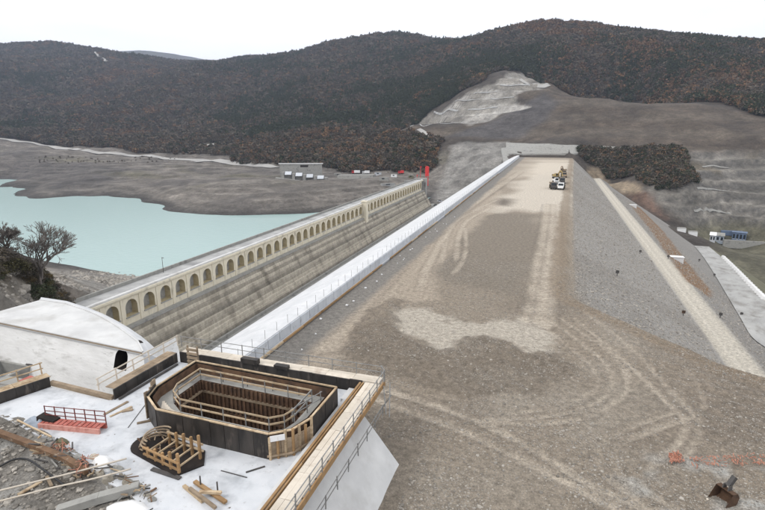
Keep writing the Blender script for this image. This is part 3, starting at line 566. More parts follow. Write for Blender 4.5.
part('lamp_head', MB().box(-108.6, -107.9, p[1]-0.12, p[1]+0.12, ZC+4.55, ZC+4.7), 'darksteel', lm)

# ================================================================== THE NEW UPSTREAM SLAB AND ITS WALL
YA, YB = 38.5, 535.0
slab = thing('parapet_wall', (-34, 200, 0), 'long white concrete slab and low panelled wall running along the embankment', 'wall')
prof = [(-32.9, -3.0), (-32.9, 0.12), (-33.35, 0.12), (-33.35, 1.62), (-34.1, 1.72), (-35.5, 1.55), (-38.0, 0.55), (-41.0, -0.95), (-44.6, -2.9), (-46.5, -4.6), (-50, -8), (-80, -36.5), (-60, -36.5), (-36, -3.0)]
seg = 14.0; y = YA
while y < YB:
    part('slab', MB().extrude(prof, y+0.02, min(y+seg, YB)-0.02), 'slab', slab); y += seg
pn = MB().box(0, 0.14, -1.42, 1.42, 0, 1.36).mesh('wall_panel', 'panel'); ps = MB().tube([(0,0,0),(0,0,1.25)], 0.028, 5).mesh('post', 'steel')  # panels' blue-grey puts the shade on the wall's downstream side into their colour
y = YA+1.5
while y < 470:
    inst('wall_panel', pn, (-33.34, y, 0.15), slab)
    if y < 330: inst('post', ps, (-33.6, y+1.5, 1.62), slab)
    y += 3.0
y = YA
while y < 330:                                                  # timber forms still fixed along the foot of the wall
    if not (96 < y < 104 or 150 < y < 161): part('form_beam', MB().box(-32.85, -32.6, y+0.05, y+5.9, 0.0, 0.28), 'orangewood' if random.random() < 0.55 else 'wood', slab)
    y += 6.0
for i in range(22):
    yy = 50+i*random.uniform(4.5, 6.0); xx = random.uniform(-31.8, -29.2); a = random.uniform(0.12, 0.34)
    o = single('foam_offcut', MB().hexa([(xx,yy,0.06),(xx+a,yy+0.1,0.05),(xx+a,yy+a*1.3,0.06),(xx-0.05,yy+a,0.05),(xx,yy,0.25),(xx+a,yy+0.1,0.22),(xx+a,yy+a*1.3,0.2),(xx-0.05,yy+a,0.24)]), 'white', 'small white offcut lying on the dark strip beside the long wall', 'offcut', 'white offcuts on the dark strip')
# pale retaining slab on the far abutment
mb = MB(); nx_, ny_ = 16, 4; V_ = []
for i_ in range(nx_):
    for k_ in range(ny_):
        x_ = 506+(634-506)*i_/(nx_-1); y_ = (144+5*i_/(nx_-1)) + (11.5-5*i_/(nx_-1))*k_/(ny_-1); p = onhill(x_, y_, 480); V_.append((p[0], p[1], p[2]+1.3))
mb.add(V_, [(i_*ny_+k_, (i_+1)*ny_+k_, (i_+1)*ny_+k_+1, i_*ny_+k_+1) for i_ in range(nx_-1) for k_ in range(ny_-1)])
rim_ = [i_*ny_ for i_ in range(nx_)]+[(nx_-1)*ny_+k_ for k_ in range(1,ny_)]+[i_*ny_+ny_-1 for i_ in range(nx_-2,-1,-1)]+[k_ for k_ in range(ny_-2,0,-1)]
for a_, b_ in zip(rim_, rim_[1:]+rim_[:1]): mb.add([V_[a_], V_[b_], (*V_[b_][:2], V_[b_][2]-3), (*V_[a_][:2], V_[a_][2]-3)], [(0,1,2,3)])
single('abutment_slab', mb, 'oldcon', 'pale sloping concrete slab across the far end of the embankment', 'slab')
c = [ony(501,148,560), ony(509,147,564), ony(514,154,548), ony(509,163,512), ony(504,165,512)]
mb = MB(); k = len(c); mb.add([tuple(p) for p in c]+[(p[0]-1, p[1]+1, p[2]-9) for p in c], [tuple(range(k)), tuple(range(2*k-1,k-1,-1))]+[(i, k+i, k+(i+1)%k, (i+1)%k) for i in range(k)])
single('abutment_apron', mb, 'oldcon', 'small pale concrete apron where the long wall meets the far bank', 'slab')

# ================================================================== RAILS
def guardrail(label, pts, h=1.1, gap=2.0, rails=(0.55, 1.08), m='steel', r=0.032, group=None, cat='railing', wood=False):
    t = thing('guardrail', pts[0], label, cat, group)
    for a, b in zip(pts[:-1], pts[1:]):
        a = Vector(a); b = Vector(b); n = max(1, round((b-a).length/gap))
        for i in range(n+1):
            if i == n and b != Vector(pts[-1]): continue
            p = a.lerp(b, i/n); lean = Vector((random.uniform(-.04,.04), random.uniform(-.04,.04), 0))
            part('post', MB().bar(p, p+Vector((0,0,h+0.06))+lean, 0.07 if not wood else 0.09), m, t)
        for hz in rails:
            d = (b-a).normalized()*0.15; sag = random.uniform(-0.03, 0.03)
            part('rail', MB().bar(a-d+Vector((0,0,hz+sag)), b+d+Vector((0,0,hz-sag)), r*1.6, r*(3.2 if wood else 1.6)), m, t)
    return t

# ================================================================== THE INTAKE TOWER UNDER CONSTRUCTION
FZ, DZ = 5.0, 6.05
tower = thing('intake_tower', (-24, 28, 0), 'white concrete tower top with battered side, still in formwork', 'tower')
poly = [(-14.9,8),(-14.9,38.85),(-34.6,38.85),(-35.2,30.7),(-42.2,30.9),(-44,26.2),(-40.5,25.7),(-36.5,24.9),(-34,24.9),(-31.9,24.0),(-29.5,23.4),(-26.8,22.3),(-24.5,21.9),(-22.2,20.9),(-19.5,19.6),(-18.5,14),(-18,8)]
hole = [(-29.2,31.4),(-27.2,29.2),(-18.2,29.0),(-16.9,31.0),(-16.9,35.0),(-29.2,35.2)]
bm = bmesh.new(); ov = [bm.verts.new((*p, FZ)) for p in poly]; hv = [bm.verts.new((*p, FZ)) for p in hole]
es = [bm.edges.new((ov[i], ov[(i+1)%len(ov)])) for i in range(len(ov))] + [bm.edges.new((hv[i], hv[(i+1)%len(hv)])) for i in range(len(hv))]
bmesh.ops.triangle_fill(bm, use_beauty=True, use_dissolve=False, edges=es)
mb = MB(); bm.verts.index_update(); mb.add([v.co[:] for v in bm.verts], [tuple(v.index for v in f.verts) for f in bm.faces]); bm.free()
n = len(poly); mb.add([(*p, FZ) for p in poly]+[(*p, -6) for p in poly], [(i, n+i, n+(i+1)%n, (i+1)%n) for i in range(n)])
part('floor_slab', mb, 'floorcon', tower)
part('battered_side', MB().extrude([(-15.6,-6),(-6.0,-6),(-14.9,5.5),(-15.6,5.5)], 8, 36.75).extrude([(-16,-6),(-14.93,-6),(-14.93,5.3),(-16,5.3)], 36.8, 38.8), 'concrete', tower)
# formwork round the edge of the lift, decks, ledgers
def panels(a, b, z0, z1, t, m='black', wd=1.25, name='form_panel', par=None, nrm=(0,0)):
    a = Vector((*a, 0)); b = Vector((*b, 0)); L = (b-a).length; n = max(1, round(L/wd)); d = (b-a)/n; q = Vector((d.y, -d.x, 0)).normalized()*t
    for i in range(n):
        p = a+d*i+d.normalized()*0.012; e = a+d*(i+1)-d.normalized()*0.012; j = random.uniform(-0.02, 0.02); jz = random.uniform(-0.03, 0.03)
        s = q.normalized()*j
        c = [p+s, e+s, e+q+s, p+q+s]; part(name, MB().hexa([(v.x,v.y,z0) for v in c]+[(v.x,v.y,z1+jz) for v in c]), m, par or tower)
panels((-34.5,38.95),(-14.8,38.95), FZ-0.5, DZ, -0.12)
panels((-14.62,38.9),(-14.62,8), FZ+0.1, DZ-0.02, 0.1, 'orangewood', 2.4)
panels((-34.75,30.9),(-34.75,38.9), FZ-0.5, DZ-0.1, -0.12)
panels((-42.3,31.0),(-44.2,26.0), FZ-0.5, DZ-0.15, 0.12)
def deck(a, b, w, z, m='ply', L=2.5, par=None):
    a = Vector((*a, 0)); b = Vector((*b, 0)); d = (b-a); n = max(1, round(d.length/L)); d = d/n; q = Vector((d.y, -d.x, 0)).normalized()
    for i in range(n):
        for k in range(3):
            p = a+d*i+d.normalized()*0.015+q*(w/3*k+0.01); e = a+d*(i+1)-d.normalized()*0.015+q*(w/3*k+0.01); r = q*(w/3-0.02); z1 = z+random.uniform(0.0, 0.035)
            c = [p, e, e+r, p+r]; part('deck_board', MB().hexa([(v.x,v.y,z-0.05) for v in c]+[(v.x,v.y,z1) for v in c]), m, par or tower)
deck((-14.45,8),(-14.45,38.9), 1.35, DZ); deck((-34.4,39.1),(-13.2,39.1), -1.15, DZ-0.03); deck((-34.9,31.2),(-34.9,39), -1.1, DZ-0.15, 'oldwood'); deck((-42.4,31.2),(-44.4,26), 1.1, DZ-0.2, 'wood')
part('edge_beam', MB().box(-14.95, -14.78, 8, 38.7, DZ-0.12, DZ+0.06), 'orangewood', tower, label='yellow timber edge beam along the deck')
part('fascia', MB().box(-13.05, -12.93, 8, 39.9, DZ-0.55, DZ-0.06), 'orangewood', tower)
for y in np.arange(9, 39, 1.9):
    part('bracket', MB().bar((-13.0,y,DZ-0.5),(-14.7,y,DZ-1.9),0.1).bar((-13.0,y,DZ-0.3),(-14.75,y,DZ-0.3),0.1), 'oldwood', tower)
part('wing_beam', MB().bar((-42.4,31.15,FZ+0.25),(-35.0,30.95,FZ+0.12),0.35,0.4), 'oldwood', tower)
part('base_beam', MB().bar((-34.2,38.2,FZ+0.1),(-34.4,31.0,FZ+0.1),0.18), 'darksteel', tower)
for i in range(5):
    x = -31.6+i*0
# slatted stop-end at the back left corner
lad = thing('slatted_shutter', (-31.9, 38.2, FZ), 'small slatted timber shutter at the back corner of the tower floor', 'formwork')
for k in range(5): part('slat', MB().box(-32.55, -31.35, 37.7, 37.8, FZ+0.35+k*0.42, FZ+0.6+k*0.42), 'oldwood', lad)
for x in (-32.5, -31.4): part('upright', MB().box(x-0.06, x+0.06, 37.81, 37.95, FZ, FZ+2.5), 'oldwood', lad)
for (x0, x1, z) in ((-27.2,-25.4,0.5),(-23.6,-22.2,0.32)):
    single('form_panel_offcut', MB().box(x0, x1, 38.75, 39.3, DZ+0.01, DZ+z), 'black', 'black form panel stood on the back deck, %s of the two' % ('left and taller' if z > 0.4 else 'right and lower'), 'formwork')
guardrail('steel guardrail along the back deck of the tower', [(-35.2,40.2,DZ),(-13.4,40.2,DZ),(-12.9,39.6,DZ)], gap=2.4)
guardrail('steel guardrail on the outer edge of the right hand deck', [(-12.9,39.4,DZ),(-12.95,8,DZ)], gap=1.9)
guardrail('steel guardrail standing below the right hand deck on the sloping face', [(-12.35,37.4,4.0),(-12.4,12,4.0)], gap=2.0, h=1.0, rails=(0.5,0.95))
guardrail('pale timber guardrail crossing in front of the arched doorway', [(-36.1,30.6,DZ-0.15),(-36.0,36.5,DZ-0.15),(-35.7,40.2,DZ)], m='ply', wood=True, gap=2.2)
guardrail('timber guardrail on the far left corner of the tower floor', [(-43.6,31.3,DZ-0.2),(-45.6,26,DZ-0.2)], m='wood', wood=True, gap=1.8)
part('deck_strut', MB().bar((-12.4,39.6,DZ),(-12.0,38.2,DZ-2.6),0.08).bar((-12.9,39.3,DZ-0.3),(-12.2,37.9,DZ-2.2),0.08).bar((-12.2,39.4,DZ-1.1),(-13,38.0,DZ-2.4),0.08), 'steel', tower)

# ------------------------------------------------------------------ formwork box round the shaft
BT = 7.0
bx = thing('shaft_formwork', (-23, 32, FZ), 'large black plywood formwork box around the open shaft', 'formwork')
O = [(-30.2,31.0),(-29.6,29.4),(-27.6,28.1),(-17.7,27.9),(-16.4,28.9),(-15.8,30.6),(-15.8,35.6),(-30.2,36.1)]        # ccw from the left
for i in (7, 1, 0, 2, 5, 6):
    a = O[i]; b = O[(i+1)%8]
    panels(a, b, FZ+0.003, BT if i != 0 else BT+0.3, 0.09, 'black', 1.2, 'plywood_panel', bx)
for i in (3, 4): panels(O[i], O[(i+1)%8], FZ+0.003, BT-0.55, 0.06, 'oldwood', 0.9, 'plywood_panel', bx)
for i in range(8):
    a = O[i]; b = O[(i+1)%8]; part('rim', MB().bar((*a,BT+0.03),(*b,BT+0.03),0.16,0.09), 'wood', bx)
# timber studs of the unfinished front right corner
for k in range(7):
    t = k/6; p = (Vector((*O[3],0)).lerp(Vector((*O[4],0)), min(1, t*2)) if t < 0.5 else Vector((*O[4],0)).lerp(Vector((*O[5],0)), t*2-1))
    out = Vector((p.x+23, p.y-32, 0)).normalized()*0.12; q = p+out
    part('stud', MB().box(q.x-0.08, q.x+0.08, q.y-0.08, q.y+0.08, FZ, BT-0.35+random.uniform(-0.5,0.75)), 'orangewood' if k % 2 else 'wood', bx)
part('white_sheet', MB().bar((-17.55,27.78,BT-0.3),(-16.7,28.4,BT-0.3),0.04,0.45), 'white', bx)
part('waler', MB().bar((-17.8,27.7,FZ+0.3),(-16.3,28.7,FZ+0.3),0.12).bar((-16.3,28.7,FZ+0.3),(-15.6,30.6,FZ+0.3),0.12), 'oldwood', bx)
for k in range(6):                                              # split boards of the left corner
    t = k/5; a = Vector((*O[7],0)); b = Vector((*O[0],0)); p = b.lerp(Vector((*O[1],0)), t)
    part('board', MB().box(p.x-0.22, p.x-0.14, p.y-0.18, p.y+0.16, FZ+0.1, BT+0.2+random.uniform(0, 0.65)), 'oldwood', bx)
# inside: ledge, lining, rails round the opening
I1 = [(-29.9,31.1),(-29.3,29.6),(-27.4,28.35),(-17.9,28.15),(-16.6,29.1),(-16.1,30.7),(-16.1,35.3),(-29.9,35.8)]
I2 = [(-28.7,31.7),(-28.2,30.6),(-26.8,29.7),(-18.6,29.5),(-17.7,30.2),(-17.4,31.2),(-17.4,34.3),(-28.7,34.7)]
LZ = 6.05; n = 8
part('lining', MB().add([(*p, BT-0.02) for p in I1]+[(*p, LZ) for p in I1], [(i,(i+1)%n,n+(i+1)%n,n+i) for i in range(n)]), 'rust', bx)
part('ledge', MB().add([(*p, LZ) for p in I1]+[(*p, LZ) for p in I2], [(i,(i+1)%n,n+(i+1)%n,n+i) for i in range(n)]), 'oldcon', bx)
part('shaft_wall', MB().add([(*p, LZ) for p in I2]+[(*p, -6.0) for p in I2], [(i,(i+1)%n,n+(i+1)%n,n+i) for i in range(n)]), 'rust', bx)
part('shaft_floor', MB().add([(*p, -5.9) for p in I2], [tuple(range(n))]), 'void', bx)
for i in range(n):
    a = Vector((*I2[i],0)); b = Vector((*I2[(i+1)%n],0)); ln = (b-a).length; c = Vector((-23,32,0))
    for k, zz in enumerate((5.0, 3.2, 1.2)):
        s = [(p.lerp(c, 0.012)) for p in (a, b)]; part('waler', MB().bar((s[0].x,s[0].y,zz),(s[1].x,s[1].y,zz),0.16,0.22), 'oldwood' if k == 0 else 'rust', bx)
    m_ = max(1, int(ln/0.42))
    for k in range(m_):                                         # upright lining boards
        p = a.lerp(b, (k+0.5)/m_).lerp(c, 0.005); part('lining_board', MB().box(p.x-0.09, p.x+0.09, p.y-0.09, p.y+0.09, 1.4, LZ-0.02-random.uniform(0,0.1)), 'rust', bx)
for i in range(n):
    a = I2[i]; b = I2[(i+1)%n]; sx = lambda p, z: (p[0]*0.99-0.23, p[1]*0.99+0.32, z)
    for zz in (LZ+0.55, LZ+1.1): part('rail', MB().bar(sx(a,zz), sx(b,zz), 0.06, 0.13), 'wood' if i not in (5,) else 'steel', bx)
    ln = math.dist(a, b); m_ = max(1, round(ln/2.2))
    for k in range(m_):
        p = [a[j]+(b[j]-a[j])*k/m_ for j in (0,1)]; part('post', MB().bar(sx(p,LZ), sx(p,LZ+1.16), 0.07), 'steel', bx)
for x in (-26.5,-24,-21.5,-19): part('hanger', MB().bar((x,35.0,BT-0.1),(x,34.75,3.0),0.05), 'darksteel', bx)
guardrail('steel handrail of the stair going down into the shaft', [(-17.6,31.2,LZ+0.02),(-16.6,34.2,LZ+0.02)], gap=1.5)
# planks laid across the ledge
for k in range(6):
    y = 29.2+0.05*k; part('plank', MB().bar((-29.1+0.35*k,30.5-0.25*k,LZ+0.06+0.03*k),(-27.9+0.3*k,28.9+0.05*k,LZ+0.1+0.03*k),0.22,0.05), 'ply', bx)

# ------------------------------------------------------------------ curved timber form with its dark base on the tower floor
cf = thing('timber_form', onz(175,456,FZ), 'open timber frame with upright posts and curved ribs on a black oval base', 'formwork')
cx, cy = onz(172,455,FZ)[:2]; e1 = Vector((0.97, -0.22, 0)); e2 = Vector((0.22, 0.97, 0)); cc = Vector((cx, cy, FZ))
def cl(u, v, z=0): return cc+e1*u*1.2+e2*v*1.2+Vector((0,0,z*1.15))
ell = [cl(-2.1+0.95*math.cos(a)*1.1, 1.15*math.sin(a)) for a in [math.pi/2+math.pi*k/12 for k in range(13)]]+[cl(1.9,-1.25),cl(2.5,0.3),cl(1.5,1.25)]
part('base_sheet', MB().prism([(p.x,p.y) for p in ell], FZ+0.003, FZ+0.12), 'void', cf)
for k in range(4):
    part('rib', MB().tube([cl(-1.7+0.18*k+0.75*math.cos(a), 0.85*math.sin(a), 0.25+0.28*k) for a in [math.pi*0.45+math.pi*1.1*j/10 for j in range(11)]], 0.06, 5), 'oldwood', cf)
for i, u in enumerate((-0.9,-0.2,0.5,1.2,1.9)):
    for v, hh in ((-0.95, 0.85+0.12*i), (0.55, 0.9+0.22*i)):
        p = cl(u, v); part('upright', MB().box(p.x-0.08, p.x+0.08, p.y-0.08, p.y+0.08, FZ+0.12, FZ+hh+random.uniform(0,0.3)), 'orangewood', cf)
    part('crosspiece', MB().bar(cl(u,-1.0,0.5),cl(u,0.65,0.62),0.1), 'wood', cf)
for zz in (0.3, 0.75):
    part('ledger', MB().bar(cl(-1.2,-1.05,zz),cl(2.1,-1.05,zz+0.1),0.12), 'orangewood', cf); part('ledger', MB().bar(cl(-1.2,0.65,zz+0.1),cl(2.1,0.65,zz+0.35),0.12), 'wood', cf)
for k in range(22):
    r = random.Random(300+k); a_ = cl(r.uniform(-2.2,0.2), r.uniform(-0.8,0.8), r.uniform(0.1,0.5)); part('scrap', MB().bar(a_, a_+Vector((r.gauss(0,.45), r.gauss(0,.35), r.uniform(0,.35))), r.uniform(0.04,0.12), 0.05), r.choice(['oldwood','rust','rustbeam']), cf)
part('sole_board', MB().bar(cl(0.2,-1.5,0.06),cl(2.3,-1.2,0.06),0.3,0.1), 'darksteel', cf)

# loose bits on the white floor
def plank(a, b, w, h, m, label, cat='plank', group=None, z=FZ, name='plank', lift=0.0):
    a = onz(*a, z); b = onz(*b, z); return single(name, MB().bar((a[0],a[1],z+h/2+0.004+lift),(b[0],b[1],z+h/2+0.01+lift),w,h), m, label, cat, group)
plank((104,415),(128,402), 0.25, 0.06, 'oldwood', 'grey plank nearest the arched doorway on the white floor'); plank((110,417),(132,407), 0.2, 0.06, 'wood', 'pale plank lying beside the grey one on the white floor')
plank((122,412),(133,410), 0.3, 0.1, 'oldwood', 'short thick board at the right end of two planks'); plank((137,424),(152,421), 0.22, 0.1, 'oldwood', 'short grey board left of the black formwork box')
plank((221,471),(247,478), 0.05, 0.05, 'darksteel', 'thin dark bar lying flat in front of the black box', 'bar', name='steel_bar'); plank((246,473),(265,467), 0.09, 0.08, 'darksteel', 'short dark prop lying near the box corner', 'prop', name='steel_prop')
plank((128,428),(146,404), 0.04, 0.04, 'darksteel', 'thin rod lying left of the black box', 'bar', name='steel_bar')
for i, (a, b, wd, m_) in enumerate((((184,487),(203,503),0.22,'wood'),((195,484),(226,505),0.26,'orangewood'),((190,492),(216,512),0.2,'oldwood'),((200,497),(222,498),0.2,'wood'))):
    plank(a, b, wd, 0.16, m_, ['short pale beam on the left of the beam pile by the front edge','long orange beam on top of the pile by the front edge','grey beam under the orange one by the front edge','pale cross beam in the pile by the front edge'][i], 'beam', 'beams piled at the front edge', lift=0.1*i, name='timber_beam')
for i, (px, py) in enumerate(((201,488),(218,494))):
    p = onz(px, py, FZ); single('steel_pin', MB().tube([(p[0],p[1],FZ),(p[0],p[1],FZ+0.9)], 0.05, 6), 'darksteel', 'dark upright pin %s the orange beam pile' % ('behind' if i == 0 else 'at the right of'), 'pin')
for i, (a, b) in enumerate((((311,431),(330,426)),((320,418),(337,415)))):
    plank(a, b, 0.06, 0.06, 'darksteel', 'steel tie rod between box and deck, %s' % ('nearer one' if i == 0 else 'farther one'), 'tie', name='tie_rod')

# ================================================================== THE WHITE CONCRETE BLOCK WITH THE ARCHED DOORWAY
K = 1.3; ZR = 28-17.8*K
g = thing('gallery_block', (-55, 42, -6), 'broad white concrete block with flat roof, curved edge and arched doorway', 'building')
rp_ = [tuple(onz(x, y, ZR)[:2]) for x, y in ((143,351.5),(138,342),(130,336),(120,328.5),(110,322),(98,315.5),(85,310),(65,303.5),(40,300),(18,306),(0,311),(-18,314.5))]
yw = onz(143,352,ZR)[1]; xw = onz(143,352,ZR)[0]
xl, yl = onz(-22,317.5,ZR)[:2]
roof = [(xw, yw)] + rp_[1:] + [(xl, yl)]
part('roof_slab', MB().prism(list(reversed(roof))[::-1], ZR-0.35, ZR), 'concrete', g)
# wall below the roof with a real doorway
dA = ony(115.5,352,yw+0.4); dB = ony(128.5,352,yw+0.4); dx0, dx1 = dA[0], dB[0]; dtop = ony(122,349.5,yw+0.4)[2]; dm = (dx0+dx1)/2; dr = (dx1-dx0)/2; dsp = dtop-dr; DBt = ony(122,369,yw)[2]
wall = MB(); zb_ = -7.0; y_of = lambda x: yw+0.35+(yl-yw)*(x-xw)/(xl-xw); bt = 0.36
def wq(x0, z0, x1, z1, x2, z2, x3, z3):
    f = lambda x, z: (x, y_of(x)-bt*(ZR-0.35-z), z); wall.add([f(x0,z0),f(x1,z1),f(x2,z2),f(x3,z3)], [(0,1,2,3)])
ztp = ZR-0.352
for i in range(12):
    a = xl+(dx0-xl)*i/12; b = xl+(dx0-xl)*(i+1)/12; wq(a,zb_,b,zb_,b,ztp,a,ztp)
wq(dx1,zb_,xw,zb_,xw,ztp,dx1,ztp); wq(dx0,zb_,dx1,zb_,dx1,DBt,dx0,DBt)
da = [(dm+dr*math.cos(t), dsp+dr*math.sin(t)) for t in [math.pi*k/10 for k in range(11)]]
for p, q in zip(da[:-1], da[1:]): wq(q[0],q[1],p[0],p[1],p[0],ztp,q[0],ztp)
wall.add([(xw, y_of(xw)-bt*(ztp-zb_), zb_), (xw+1.2, yw+6, zb_), (xw, yw+5, ztp), (xw, y_of(xw), ztp)], [(0,1,2,3)])
part('wall', wall, 'wallcon', g)
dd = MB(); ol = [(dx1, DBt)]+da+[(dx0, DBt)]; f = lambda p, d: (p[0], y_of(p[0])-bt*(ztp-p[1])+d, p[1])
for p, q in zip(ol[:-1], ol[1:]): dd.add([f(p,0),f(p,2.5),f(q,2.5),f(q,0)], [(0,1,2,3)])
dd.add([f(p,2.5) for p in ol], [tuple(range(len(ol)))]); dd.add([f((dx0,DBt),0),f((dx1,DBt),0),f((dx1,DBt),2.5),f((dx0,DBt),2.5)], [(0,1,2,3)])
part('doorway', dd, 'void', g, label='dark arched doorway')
sk = MB(); rr = roof[0:9]; zo = ZR-2.4
ou = [tuple(onz(x, y, zo)[:2]) for x, y in ((166,366),(157,350),(147,341),(133,331.5),(118,323),(104,316),(90,310.5),(68,303.5),(42,299.5))]
for i_ in range(len(rr)-1):
    a, b, c_, d_ = rr[i_], rr[i_+1], ou[i_+1], ou[i_]; L5 = lambda p, q, t: (p[0]+(q[0]-p[0])*t, p[1]+(q[1]-p[1])*t)
    hs = ((0, -0.36), (0.35, -0.6), (0.7, -1.3), (1, -2.4), (1.06, -13))
    for (t0, h0), (t1, h1) in zip(hs[:-1], hs[1:]):
        sk.add([(*L5(a,d_,t0),ZR+h0),(*L5(b,c_,t0),ZR+h0),(*L5(b,c_,t1),ZR+h1),(*L5(a,d_,t1),ZR+h1)], [(0,1,2,3)])
e0 = rr[0]; o0 = ou[0]; pf = [(*L5(e0,o0,t),ZR+h) for t, h in hs]; sk.add(pf+[(*e0,ZR-13)], [tuple(range(len(pf)+1))])
part('curved_side', sk, 'slab', g, smooth=False)
kb = MB()
for a, b in zip(rr[:-1], rr[1:]): kb.bar((*a,ZR+0.06),(*b,ZR+0.06),0.16,0.12)
part('roof_kerb', kb, 'concrete', g)
part('roof_line_strip', MB().bar((xw-0.1,yw+0.05,ZR-0.18),(xl,yl+0.05,ZR-0.18),0.1,0.16), 'oldwood', g)  # dark strip along the line between roof slab and wall
structure('yard', MB().add([(-80,20,-4.6),(-36,20,-4.6),(-36,42,-4.6),(-80,42,-4.6)], [(0,1,2,3)]), 'concrete')
# things before the wall on the left
p = onz(8,384,-1.0)
cb = thing('concrete_tank', (p[0],p[1],-4.6), 'grey open concrete chamber against the foot of the white wall', 'tank'); q = [p[0]-3.5, p[0]+1.4, p[1]-2.0, p[1]+2.0]
for (x0,x1,y0,y1) in ((q[0],q[1],q[3]-0.3,q[3]),(q[0],q[1],q[2],q[2]+0.3),(q[0],q[0]+0.3,q[2]+0.3,q[3]-0.3),(q[1]-0.3,q[1],q[2]+0.3,q[3]-0.3)): part('side_wall', MB().box(x0,x1,y0,y1,-4.6,0.6), 'oldcon', cb)
part('chamber_floor', MB().box(q[0]+0.3,q[1]-0.3,q[2]+0.3,q[3]-0.3,-4.6,-1.2), 'panel', cb)
part('pipe', MB().tube([(q[1]-0.6,q[3]-0.1,0.75),(q[1]+0.9,q[3]+0.2,0.72)],0.09,6), 'darksteel', cb)
p = onz(30,379,3.0); single('red_tarp', MB().hexa([(p[0]-1.2,p[1]-0.7,2.3),(p[0]+1.0,p[1]-0.8,2.4),(p[0]+1.3,p[1]+0.6,2.4),(p[0]-0.9,p[1]+0.8,2.3),(p[0]-1.0,p[1]-0.5,2.9),(p[0]+0.8,p[1]-0.6,3.1),(p[0]+1.0,p[1]+0.5,2.9),(p[0]-0.7,p[1]+0.6,3.0)]), 'red', 'faded red cover bundle behind the left timber guardrail', 'cover')
p = onz(12,384,2.2); single('pallet_stack', MB().box(p[0]-2.2,p[0]+1.4,p[1]-1.6,p[1]+1.2,-4.6,2.2), 'oldcon', 'pale block under the red cover at the left edge', 'block')

# ================================================================== RED WALKWAY ON THE WHITE FLOOR
a = onz(39,428,FZ); b = onz(100,434,FZ); br = thing('red_walkway', ((a[0]+b[0])/2,(a[1]+b[1])/2,FZ), 'red steel footbridge section with tall red railing lying on the floor', 'walkway')
A_ = Vector((a[0],a[1],FZ)); B_ = Vector((b[0],b[1],FZ)); d_ = (B_-A_).normalized(); n_ = Vector((-d_.y, d_.x, 0))
part('beam', MB().bar(A_+Vector((0,0,0.2)),B_+Vector((0,0,0.2)),0.16,0.4), 'pink', br); part('beam', MB().bar(A_+n_*0.8+Vector((0,0,0.2)),B_+n_*0.8+Vector((0,0,0.2)),0.16,0.4), 'red', br)
for k in range(13):
    p = A_.lerp(B_, (k+0.5)/13); part('tread', MB().bar(p+n_*0.05+Vector((0,0,0.43)), p+n_*0.75+Vector((0,0,0.43)), 0.33, 0.03), 'red', br)
for k in range(7):
    p = A_.lerp(B_, k/6)+n_*0.8; part('post', MB().bar(p+Vector((0,0,0.3)), p+Vector((0,0,1.5)), 0.06), 'darkred', br)
for zz in (0.7, 1.05, 1.45): part('rail', MB().bar(A_+n_*0.8+Vector((0,0,zz)), B_+n_*0.8+Vector((0,0,zz)), 0.05), 'darkred', br)
p = onz(39,424,FZ); dr_ = thing('crumpled_sheet', tuple(p), 'dark crumpled sheeting heaped at the left end of the red walkway', 'sheet')
mb = MB(); r = random.Random(3); ring = [(p[0]+math.cos(t)*r.uniform(0.9,1.5), p[1]+math.sin(t)*r.uniform(0.4,0.8)) for t in [2*math.pi*k/9 for k in range(9)]]
mb.add([(*q, FZ+0.01) for q in ring]+[((q[0]+p[0])/2, (q[1]+p[1])/2, FZ+r.uniform(0.25,0.7)) for q in ring]+[(p[0],p[1],FZ+0.45)], [(i,(i+1)%9,9+(i+1)%9,9+i) for i in range(9)]+[(9+i,9+(i+1)%9,18) for i in range(9)]); part('sheet', mb, 'paleblue', dr_)
part('fold', MB().bar((p[0],p[1]+0.2,FZ+0.5),(p[0]+1.6,p[1]+0.3,FZ+0.3),0.7,0.5), 'void', dr_)

# ================================================================== RUBBLE SLOPE AND SITE CLUTTER AT THE LOWER LEFT
gx = np.linspace(-60, -16, 150); gy = np.linspace(2, 31, 110); GX, GY = np.meshgrid(gx, gy, indexing='ij')
dd_ = pdist(GX, GY, [(-60,27.5),(-46,26.5),(-40.5,25.5),(-36.5,24.7),(-31.9,23.8),(-26.8,22.1),(-22.2,20.7),(-18,17),(-16,8)], 1e6)
GZ = 4.85 - 0.17*dd_ + 0.28*vnoise(GX, GY, 1/2.5, 4, 80) + 0.1*vnoise(GX, GY, 1/0.8, 3, 81)
ins = inpoly(GX, GY, poly); GZ = np.where(ins, 5.06-0.16*dd_+0.16*vnoise(GX, GY, 1/1.1, 3, 84), GZ); dead = (ins & (dd_ > 2.2)) | (GX > -15.5); GZ = np.where(dead, 1.0, GZ)
T = np.zeros(GX.shape+(3,)); T[:] = (0.20, 0.185, 0.165); T = lerp(T, np.clip(vnoise(GX, GY, 1/3, 4, 82)*2.5, 0, 1), (0.33, 0.32, 0.30)); T = lerp(T, np.clip(-vnoise(GX, GY, 1/2, 4, 83)*2.5, 0, 1)*0.7, (0.10, 0.085, 0.07))
mask = ~dead
tag(gridmesh('rubble_slope', GX, GY, GZ, 'ground', T, mask), kind='structure')
def gz_(x, y):
    i = int(np.clip(np.searchsorted(gx, x), 0, 149)); j = int(np.clip(np.searchsorted(gy, y), 0, 109)); return float(GZ[i, j])
def onr(px, py):
    z = 4.0
    for _ in range(4): q = onz(px, py, z); z = gz_(q[0], q[1])
    if inpoly(np.array([q[0]]), np.array([q[1]]), poly)[0]: q = onz(px, py, FZ); z = FZ
    return Vector((q[0], q[1], max(z, 1.0)))
